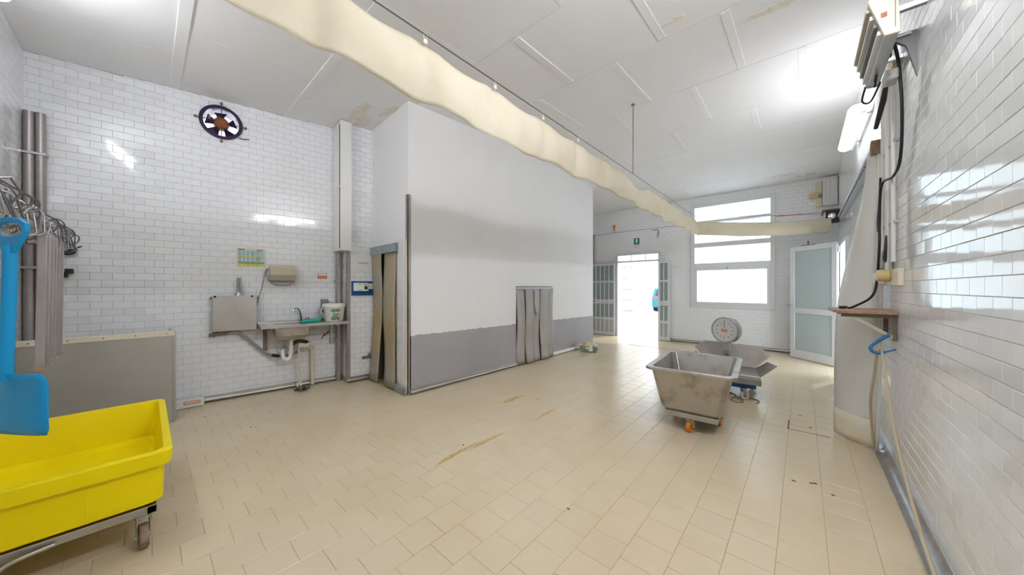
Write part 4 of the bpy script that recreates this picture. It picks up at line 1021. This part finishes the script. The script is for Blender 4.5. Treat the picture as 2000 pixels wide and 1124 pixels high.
MB().box(-.08, .095, -.04, .12, -.13, .10).build('casing', 'black', t, bevel=.006)
MB().lathe([(.001, .0), (.05, .0), (.055, .012), (.03, .02), (.001, .02)], (-.01, -.04, -.01), 'y', 18).build('wheel', 'chrome', t, smooth=40)
MB().box(-.12, -.10, -.07, .1, -.14, .06).build('end_plate', 'whitep', t); MB().box(-.10, -.08, -.01, .02, -.03, .0).build('axle', 'rustmetal', t); MB().box(-.14, .10, .0, .5, .10, .13).build('wall_arm', 'rustmetal', t)
o = MB().box(-.30, .05, -.008, .008, -.006, .006).build('red_tape', 'red', val); o.location = tuple(VA0.lerp(wire_end, .78)+Vector((0, 0, .008))); o.rotation_euler = (0, 0, math.atan2(wire_end.y-VA0.y, wire_end.x-VA0.x))

# ------------------------------------------------------------------ RIGHT WALL fittings
t = wthing('sliding_track', 'slotted steel track running along the right wall above the hanging sheet', 'rail', FRW, 0, 0, 0)
MB().box(10-8.0, 10-4.20, -.06, -.005, 2.60, 2.66).build('track', 'alu_g', t, bevel=.003)
MB().box(10-8.0, 10-4.20, -.075, -.060, 2.635, 2.665).build('track_lip', 'zinc', t)
for k in range(36): MB().box(10-8.0+.1*k+.05, 10-8.0+.1*k+.09, -.0635, -.0585, 2.612, 2.628).build('slot', 'black', t)
MB().box(10-4.24, 10-4.16, -.09, -.004, 2.56, 2.68).build('end_stop', 'rustmetal', t, bevel=.006)
# hanging white sheet
t = thing('hanging_sheet', 'tall white plastic sheet hanging from the wall track, flared at the floor', 'curtain', (0, 0, 0))
Ledge = [(.455, 4.36, 2.60), (.42, 4.40, 2.30), (.37, 4.43, 2.0), (.31, 4.45, 1.65), (.262, 4.46, 1.35), (.238, 4.46, 1.1), (.228, 4.46, .7), (.226, 4.46, .35), (.228, 4.46, .012)]
Redge = [(.475, 4.20, 2.60), (.478, 4.17, 2.30), (.480, 4.15, 2.0), (.482, 4.14, 1.65), (.482, 4.15, 1.35), (.48, 4.16, 1.1), (.478, 4.18, .7), (.472, 4.19, .35), (.465, 4.20, .012)]
Lp = smooth_path(Ledge, 4); Rp = smooth_path(Redge, 4); mb = MB(); NX = 8; vs = []
for a, b in zip(Lp, Rp):
    for i in range(NX+1):
        u = i/NX; p = a.lerp(b, u); p.x -= .035*math.sin(pi*u); p.y -= .02*math.sin(pi*u); vs.append(tuple(p))
mb.add(vs, [(j*(NX+1)+i, j*(NX+1)+i+1, (j+1)*(NX+1)+i+1, (j+1)*(NX+1)+i) for j in range(len(Lp)-1) for i in range(NX)])
o = mb.build('sheet', 'sheet', t, smooth=70); o.modifiers.new('thickness', 'SOLIDIFY').thickness = .004
hem = MB(); vs = []
for a, b in zip(Lp[-4:], Rp[-4:]):
    for i in range(NX+1):
        u = i/NX; p = a.lerp(b, u); p.x -= .035*math.sin(pi*u)+.003; p.y -= .02*math.sin(pi*u)+.005; vs.append(tuple(p))
hem.add(vs, [(j*(NX+1)+i, j*(NX+1)+i+1, (j+1)*(NX+1)+i+1, (j+1)*(NX+1)+i) for j in range(3) for i in range(NX)])
o = hem.build('stained_hem', 'hem', t, smooth=70); o.modifiers.new('thickness', 'SOLIDIFY').thickness = .003
MB().tube([tuple(p+Vector((.012, -.012, 0))) for p in Rp], .012, 6).build('edge_fold', 'sheet', t, smooth=60)
for u in (.3, .8):
    q = Vector(Ledge[0]).lerp(Vector(Redge[0]), u); MB().box(q.x-.008, q.x+.02, q.y-.012, q.y+.012, q.z-.02, q.z+.03).build('hanger', 'alu_g', t)

# conduits and sockets
t = wthing('conduit_bundle', 'group of white vertical conduits on the right tiled wall', 'conduit', FRW, 0, 0, 0)
for y, r_, z0, z1 in ((4.08, .016, 1.66, 3.10), (3.86, .02, 1.52, 3.20), (3.68, .013, 1.60, 3.25)):
    MB().cyl((10-y, -.03, z0), (10-y, -.03, z1), r_, n=12).build('conduit', 'whitep', t, smooth=40)
    for z in (1.9, 2.5, 3.0): MB().box(10-y-r_-.008, 10-y+r_+.008, -.034, -.004, z-.01, z+.01).build('clip', 'greyp', t)
MB().box(10-4.15, 10-3.60, -.045, -.004, 3.02, 3.06).build('cable_bridge', 'yelplug', t, bevel=.004)
t = wthing('socket_panel', 'cream socket panel with grey box and yellowed plug above the shelf', 'socket', FRW, 10-3.80, .004, 1.50)
MB().box(-.28, .30, -.03, 0, -.075, .045).build('back_plate', 'cream', t, bevel=.004)
MB().box(-.29, -.10, -.07, 0, .06, .20).build('grey_box', 'greyp', t, bevel=.006)
MB().box(-.30, -.16, -.085, -.03, -.06, .03).build('switch', 'whitep', t, bevel=.006)
MB().cyl((.03, -.03, .0), (.03, -.10, .0), .045, n=18).build('plug', 'yelplug', t, smooth=40, bevel=.008)
# cables
o = MB().tube(smooth_path([FRW.w(10-3.18, .10, 3.00), FRW.w(10-3.30, .06, 2.90), FRW.w(10-3.33, .04, 2.6), FRW.w(10-3.45, .03, 2.3), FRW.w(10-3.62, .04, 2.22), FRW.w(10-3.80, .075, 2.20), FRW.w(10-3.84, .08, 1.9), FRW.w(10-3.80, .085, 1.75), FRW.w(10-3.86, .09, 1.48), FRW.w(10-3.84, .12, 1.34), FRW.w(10-3.92, .20, 1.26), FRW.w(10-3.97, .24, 1.235)]), .0085, 8).build('power_cable', 'cable', smooth=60)
tag(o, 'black power cable running down the conduits to the shelf', 'cable')
o = MB().tube(smooth_path([FRW.w(10-3.96, .06, 2.30), FRW.w(10-4.02, .06, 2.1), FRW.w(10-4.0, .07, 1.95), FRW.w(10-3.90, .08, 1.86)]), .007, 7).build('branch_cable', 'cable', smooth=60)
tag(o, 'short black cable bowing out left of the conduits', 'cable')
o = MB().tube(smooth_path([FRW.w(10-3.72, .06, 1.80), FRW.w(10-3.64, .07, 1.70), FRW.w(10-3.66, .07, 1.61), FRW.w(10-3.74, .07, 1.62), FRW.w(10-3.76, .06, 1.72), FRW.w(10-3.72, .06, 1.80)]), .006, 7).build('cable_loop', 'cable', smooth=60)
tag(o, 'small black cable loop beside the socket panel', 'cable')
# shelf
t = wthing('wall_shelf', 'small brown wooden shelf on a triangular bracket on the right wall', 'shelf', FRW, 10-3.68, 0, 0)
MB().prism([(0, -.004), (0, -.31), (-.08, -.34), (-.50, -.36), (-.50, -.004)], 1.205, 1.23, 'xy').build('board', 'wood', t, bevel=.003)
for x in (-.03, -.40):
    MB().box(x-.022, x, -.03, -.004, 1.01, 1.204).build('wall_batten', 'woodd', t, bevel=.002); MB().box(x-.022, x, -.30, -.03, 1.178, 1.204).build('top_batten', 'woodd', t, bevel=.002)
    P0 = Vector((x-.011, -.02, 1.03)); P1 = Vector((x-.011, -.24, 1.185)); d = (P1-P0).normalized(); nrm = Vector((1, 0, 0)).cross(d)*.012; sx = Vector((.01, 0, 0))
    MB().hexa([tuple(P0-nrm-sx), tuple(P0-nrm+sx), tuple(P0+nrm+sx), tuple(P0+nrm-sx)], [tuple(P1-nrm-sx), tuple(P1-nrm+sx), tuple(P1+nrm+sx), tuple(P1+nrm-sx)]).build('brace', 'woodd' if x < -.1 else 'beige', t)
o = MB().prism([(-.05, -.018), (.05, -.012), (.05, .012), (-.05, .018)], 0, .022, 'xy').build('cable_plug', 'black', bevel=.006); o.location = FRW.w(10-3.97, .27, 1.231); o.rotation_euler = (0, 0, R(70)); tag(o, 'black connector at the cable end lying on the shelf', 'plug')
o = MB().box(-.05, .05, -.02, .02, 0, .008).build('orange_card', 'orangel'); o.location = FRW.w(10-4.08, .26, 1.2305); o.rotation_euler = (0, 0, R(80)); tag(o, 'flat orange card on the shelf next to the connector', 'card')
# blue hook and cord
h0 = FRW.w(10-3.66, .05, 1.06)
o = MB().tube(smooth_path([h0, h0+Vector((-.05, .0, -.045)), h0+Vector((-.095, .0, -.10)), h0+Vector((-.085, 0, -.135)), h0+Vector((-.05, 0, -.14)), h0+Vector((-.0, 0, -.12)), h0+Vector((.03, 0, -.105))]), [.013]*8+[.011]*20+[.006]*9, 9).build('blue_hook', 'bluehook', smooth=60)
tag(o, 'blue hook hanging under the shelf bracket', 'hook')
hb = h0+Vector((-.05, 0, -.127))
o = MB().tube(smooth_path([(.447, 4.10, .075), (.435, 4.06, .22), (.41, 3.90, .5), (.415, 3.75, .75), tuple(hb+Vector((-.012, .01, -.02))), tuple(hb+Vector((0, 0, .022))), tuple(hb+Vector((.012, -.01, -.02))), (.44, 3.50, .75), (.455, 3.3, .45), (.46, 3.0, .25), (.455, 2.6, .12), (.445, 2.1, .062), (.44, 1.7, .05), (.445, 1.2, .045), (.45, .4, .045)], 5), .009, 8).build('tan_rope', 'rope', smooth=60)
tag(o, 'long tan cord looped over the blue hook and trailing along the skirting', 'cord')

# insect lamp / heater unit
t = wthing('light_trap', 'long grey louvred unit with cream end cap high on the right wall', 'fixture', FRW, 10-3.25, .17, 3.03)
ln = .70   # (y, z) profile, -y out of the wall
P = [(.06, -.13), (.0, -.125), (-.065, .10), (-.04, .135), (.05, .13)]
MB().prism(P, -ln/2+.02, ln/2-.02, 'yz').build('body', 'alu_g', t, bevel=.004)
MB().prism([(y*1.05, z*1.05) for y, z in P], ln/2-.02, ln/2, 'yz').build('end_cap', 'cream', t, bevel=.004)
MB().prism([(y*1.05, z*1.05) for y, z in P], -ln/2, -ln/2+.02, 'yz').build('end_cap', 'greyp', t, bevel=.004)
MB().box(ln/2, ln/2+.004, -.015, .01, -.02, .005).build('switch', 'fanhub', t); MB().box(ln/2, ln/2+.002, .04, .044, -.1, .12).build('seam', 'grey', t)
for k, f in enumerate((.15, .38, .62, .85)):
    a = Vector((0, P[1][0], P[1][1])).lerp(Vector((0, P[2][0], P[2][1])), f); MB().box(-ln/2+.03, ln/2-.03, a.y-.016, a.y+.004, a.z-.012, a.z+.012).build('louvre', ('whitep', 'grey', 'whitep', 'beige')[k], t)
for x in (-.3, .3): MB().box(x-.015, x+.015, .05, .166, .0, .03).build('wall_arm', 'zinc', t)
MB().tube(smooth_path([(-ln/2+.02, -.01, -.12), (-ln/2-.06, -.02, -.19), (-ln/2-.03, .02, -.22), (-ln/2+.06, .06, -.13)]), .006, 6).build('lead', 'cable', t, smooth=60)
t = wthing('cable_bracket', 'dark pointed wall bracket with bundled black leads beside the louvred unit', 'bracket', FRW, 10-3.16, 0, 2.95)
MB().prism([(-.004, .05), (-.11, .055), (-.10, .02), (-.05, -.03), (-.004, -.24)], -.012, .012, 'yz').build('plate', 'grey', t); MB().box(-.02, .02, -.16, -.03, .03, .05).build('arm', 'darkmetal', t)
for k in range(4): MB().tube(smooth_path([(-.02, -.06-.02*k, .05), (-.10, -.1, .07-.03*k), (-.2, -.13, .02+.01*k), (-.28, -.15, -.04*k)]), .006, 6).build('lead', 'cable', t, smooth=60)
MB().tube([(-.5, -.12, -.34), (-.35, -.10, -.2), (-.22, -.10, -.12)], [.014, .018, .012], 8).build('plug_grip', 'black', t, smooth=60)
MB().box(-.24, -.12, -.12, -.06, -.16, -.09).build('connector', 'greyp', t, bevel=.008)

# ------------------------------------------------------------------ STEEL TUB TROLLEY
t = thing('steel_tub_cart', 'dented stainless steel tub trolley on an orange wheel in the middle of the floor', 'cart', (-.845, 3.90, 0), R(4.4))
hx, hy, zt, zb = .385, .54, .62, .17; bx_, by_ = .265, .42
def rl(hx, hy, z, c=.04): return [(-hx+c, -hy, z), (hx-c, -hy, z), (hx, -hy+c, z), (hx, hy-c, z), (hx-c, hy, z), (-hx+c, hy, z), (-hx, hy-c, z), (-hx, -hy+c, z)]
L_ = [rl(bx_-.05, by_-.05, zb, .03), rl(bx_, by_, zb+.045, .05), rl(hx-.045, hy-.045, zt-.02, .04), rl(hx-.04, hy-.04, zt-.028, .04), rl(hx, hy, zt-.028, .045), rl(hx, hy, zt, .045), rl(hx-.052, hy-.052, zt, .04), rl(bx_-.008, by_-.008, zb+.055, .05), rl(bx_-.05, by_-.05, zb+.012, .03)]
m_ = 8; vs = [p for l in L_ for p in l]
fs = [(i*m_+k, i*m_+(k+1) % m_, (i+1)*m_+(k+1) % m_, (i+1)*m_+k) for i in range(len(L_)-1) for k in range(m_)]+[tuple(range(m_-1, -1, -1)), tuple((len(L_)-1)*m_+k for k in range(m_))]
MB().add(vs, fs).build('tub', 'steel_d', t, smooth=25, bevel=.005)
mb = MB()
for a, b in ((0, 1),): mb.box(-bx_+.035, bx_-.035, -by_+.025, -by_+.06, zb-.04, zb+.012).box(-bx_+.035, bx_-.035, by_-.06, by_-.025, zb-.04, zb+.012).box(-bx_+.035, -bx_+.07, -by_+.06, by_-.06, zb-.04, zb).box(bx_-.07, bx_-.035, -by_+.06, by_-.06, zb-.04, zb)
mb.build('base_frame', 'steel_d', t, bevel=.004)
caster(t, 0, -by_+.05, .058, .04, zb-.04, 'orange', R(70)); caster(t, 0, by_-.08, .058, .04, zb-.04, 'orange', R(100))
for sx in (-1, 1):
    MB().cyl((sx*(bx_-.08), 0, .075), (sx*(bx_-.04), 0, .075), .073, n=24).build('side_wheel', 'orange', t, smooth=40, bevel=.006)
MB().cyl((-bx_+.03, 0, .075), (bx_-.03, 0, .075), .01, n=10).build('axle', 'zinc', t)

# ------------------------------------------------------------------ DIAL SCALE
t = thing('platform_scale', 'wheeled platform scale with round dial and flared steel pan', 'scale', (-.66, 5.30, 0), R(8))
MB().box(-.34, .24, -.35, .33, .20, .27).build('platform', 'slate', t, bevel=.01)
MB().box(-.27, .19, -.30, .30, .14, .20).build('base', 'bluep', t, bevel=.008)
for x, y in ((.07, -.30), (.17, .24), (-.25, .26), (-.25, -.28)): caster(t, x, y, .052, .034, .145, 'cream', R(35))
MB().lathe([(.05, .27), (.045, .30), (.042, .675)], (-.12, -.05, 0), n=20).build('column', 'steel', t, smooth=40)
MB().box(-.155, -.085, -.105, -.09, .44, .56).build('column_plate', 'greenc', t, bevel=.004); MB().lathe([(.001, 0), (.018, 0), (.02, .006), (.001, .008)], (-.12, -.105, .51), 'y', 16).build('lock_knob', 'darkmetal', t)
# dial head turned towards the viewer
hd = bpy.data.objects.new('dial_head', None); COL.objects.link(hd); hd.parent = t; hd.location = (-.12, -.05, .835); hd.rotation_euler = (0, 0, R(-28)); hd.scale = (.86, .95, .86)
MB().lathe([(.001, -.07), (.17, -.07), (.20, -.05), (.205, .05), (.20, .06), (.188, .06), (.185, .052), (.001, .052)], (0, 0, 0), 'y', 48).build('drum', 'steel', hd, smooth=40)
MB().lathe([(.001, .053), (.184, .053), (.184, .054), (.001, .054)], (0, 0, 0), 'y', 48).build('dial_face', 'dial', hd)
mb = MB()
for k in range(60):
    a = 2*pi*k/60; r0 = .155 if k % 5 else .145; c, s_ = math.cos(a), math.sin(a); wq = .0012
    mb.add([(r0*c-wq*s_, -.0548, r0*s_+wq*c), (r0*c+wq*s_, -.0548, r0*s_-wq*c), (.17*c+wq*s_, -.0548, .17*s_-wq*c), (.17*c-wq*s_, -.0548, .17*s_+wq*c)], [(0, 1, 2, 3)])
mb.build('dial_ticks', 'greyp', hd)
for k in range(12):
    if k == 0: continue
    a = pi/2-2*pi*k/12; text('numeral', str(k*10), .026, 'ink', hd, (.118*math.cos(a), -.0548, .118*math.sin(a)))
MB().box(-.0022, .0022, -.058, -.056, .03, .16).build('pointer', 'ink', hd); MB().box(-.06, .06, -.057, -.055, .06, .064).build('dial_rule', 'greyp', hd)
MB().box(-.055, .055, -.057, -.055, -.038, .028).build('maker_plate', 'cream', hd, bevel=.006); MB().box(-.047, .047, -.0585, -.057, -.026, .018).build('maker_print', 'orangel', hd)
# flared pan
def plate(poly, th, name):
    a, b, c = Vector(poly[0]), Vector(poly[1]), Vector(poly[2]); nn_ = (b-a).cross(c-a).normalized()*th; k = len(poly)
    vs = [tuple(Vector(p)) for p in poly]+[tuple(Vector(p)+nn_) for p in poly]
    return MB().add(vs, [tuple(range(k)), tuple(range(2*k-1, k-1, -1))]+[(i, k+i, k+(i+1) % k, (i+1) % k) for i in range(k)]).build(name, 'pan', t)
plate([(-.34, .28, .30), (.22, .28, .30), (.38, .40, .45), (.27, .46, .575), (-.40, .46, .60), (-.53, .40, .50)], .004, 'pan_back')
plate([(.22, -.33, .30), (.22, .28, .30), (.34, .26, .40), (.40, -.24, .45)], .004, 'pan_side')
plate([(-.34, .28, .30), (-.34, -.33, .30), (-.48, -.2, .40), (-.52, .30, .46)], .004, 'pan_side')
plate([(-.34, -.34, .295), (.22, -.34, .295), (.22, .28, .295), (-.34, .28, .295)], .004, 'pan_floor')
MB().box(-.34, .225, -.355, -.335, .27, .315).build('pan_lip', 'steel', t, bevel=.003)

# rope on the floor
o = MB().tube(smooth_path([at_z(1408, 757, .006), at_z(1420, 764, .006), at_z(1438, 773, .006), at_z(1428, 780, .006), at_z(1440, 786, .006), at_z(1452, 785, .012), at_z(1440, 777, .014), at_z(1456, 775, .006), at_z(1470, 779, .006), at_z(1483, 784, .006), at_z(1478, 788, .006)], 5), .006, 6).build('floor_rope', 'ropeb', smooth=60)
tag(o, 'short brown rope lying loosely on the floor behind the steel tub', 'rope')
# floor hatch edge, dark joint, rust stains, debris
t = bpy.data.objects.new('trim_5', None); COL.objects.link(t); struct(t, 'dark open joints and rust marks in the floor')
MB().box(-3.2, -1.4, 7.905, 7.925, -.002, .0018).build('joint_strip', 'dirt', t)
MB().box(-.115, -.105, 4.26, 4.55, -.002, .0015).build('joint_strip', 'dirt', t); MB().box(-.11, .19, 4.262, 4.272, -.002, .0015).build('joint_strip', 'dirt', t)
for (xa, ya), (xb, yb), wd in (((980, 790), (1022, 772), .08), ((850, 911), (930, 866), .055), ((915, 880), (985, 845), .04), ((1050, 818), (1088, 798), .05)):
    a = at_z(xa, ya, 0); b = at_z(xb, yb, 0); n_ = 9; P = []; up = []; dn = []
    d = (b-a).normalized(); nv = Vector((-d.y, d.x, 0))
    for k in range(n_+1):
        c = a.lerp(b, k/n_); ww = wd*math.sin(pi*(k+.4)/(n_+.8))*random.uniform(.3, 1); up.append(c+nv*ww); dn.append(c-nv*ww*random.uniform(.2, .7))
    P = up+dn[::-1]; MB().prism([(p.x, p.y) for p in P], -.001, .0008, 'xy').build('rust_mark', 'rust', t)
for x, y in ((1563, 812), (1583, 836), (1627, 968), (1592, 945), (1550, 940), (1585, 945), (400, 815), (490, 835), (905, 870), (1110, 995), (1050, 780)):
    p = at_z(x, y, .001); o = MB().prism(blob(0, 0, .012, .006, 8), 0, .003, 'xy').build('crumb', 'dirt', t); o.location = p

# ------------------------------------------------------------------ OUTSIDE
o = MB().box(-40, 20, YF+.27, 60, -.2, -.03).build('ground', 'concrete'); struct(o, 'bright courtyard paving outside the exit')
oy = 19.5
t = bpy.data.objects.new('wall_courtyard', None); COL.objects.link(t); struct(t, 'pale panelled wall across the courtyard')
MB().box(-14, -7.6, oy+.06, oy+.4, -.05, 6).build('backing', 'ceilgap', t)
z = 0.0
while z < 5.6: MB().box(-14, -7.62, oy, oy+.1, z+.01, z+.62).build('panel', 'outwall', t, bevel=.012); z += .66
MB().box(-7.55, -7.05, oy-.2, oy+.3, -.05, 6).build('pillar', 'outwall', t, bevel=.02)
block('wall_neighbour', -7.0, -1.0, 27.0, 27.3, 'outwall', 'distant pale wall behind the parked car', 6)
cp = at_z(1284, 606, -.03)
t = thing('parked_car', 'teal car parked across the courtyard, seen through the exit', 'car', (-6.0, 22.2, -.03), R(90))
prof = [(-1.9, .25), (-1.95, .75), (-1.85, .95), (-1.55, 1.40), (-.2, 1.48), (.55, 1.38), (1.1, .95), (1.85, .82), (1.95, .5), (1.9, .25)]
MB().prism(prof, -.8, .8).build('body', 'car', t, bevel=.06)
MB().prism([(-1.60, 1.0), (-1.42, 1.34), (-.2, 1.41), (.5, 1.32), (.95, 1.0)], -.806, .806).build('side_window', 'cargl', t)
MB().hexa([(-1.90, -.6, 1.0), (-1.84, -.6, .98), (-1.84, .6, .98), (-1.90, .6, 1.0)], [(-1.62, -.55, 1.36), (-1.56, -.55, 1.34), (-1.56, .55, 1.34), (-1.62, .55, 1.36)]).build('rear_window', 'cargl', t)
for x in (-1.25, 1.25):
    for y in (-.75, .75): MB().cyl((x, y-.1, .31), (x, y+.1, .31), .31, n=24).build('wheel', 'black', t, smooth=40)
for y in (-.65, .5): MB().box(-1.97, -1.9, y, y+.15, .7, .9).build('tail_light', 'pink', t)
t = thing('hand_cart', 'small grey hand cart at the foot of the courtyard wall', 'cart', (-9.0, 19.15, -.03), R(10))
for x in (0, .55): MB().tube([(x+.2*math.cos(2*pi*k/20), 0, .2+.2*math.sin(2*pi*k/20)) for k in range(20)], .018, 6, True).build('wheel', 'grey', t, smooth=60); 
MB().tube([(-.6, 0, .75), (-.25, 0, .35), (0, 0, .2), (.55, 0, .2)], .02, 6).tube([(-.3, 0, .05), (-.05, 0, .3), (.3, 0, .35)], .015, 6).build('frame', 'grey', t, smooth=60)
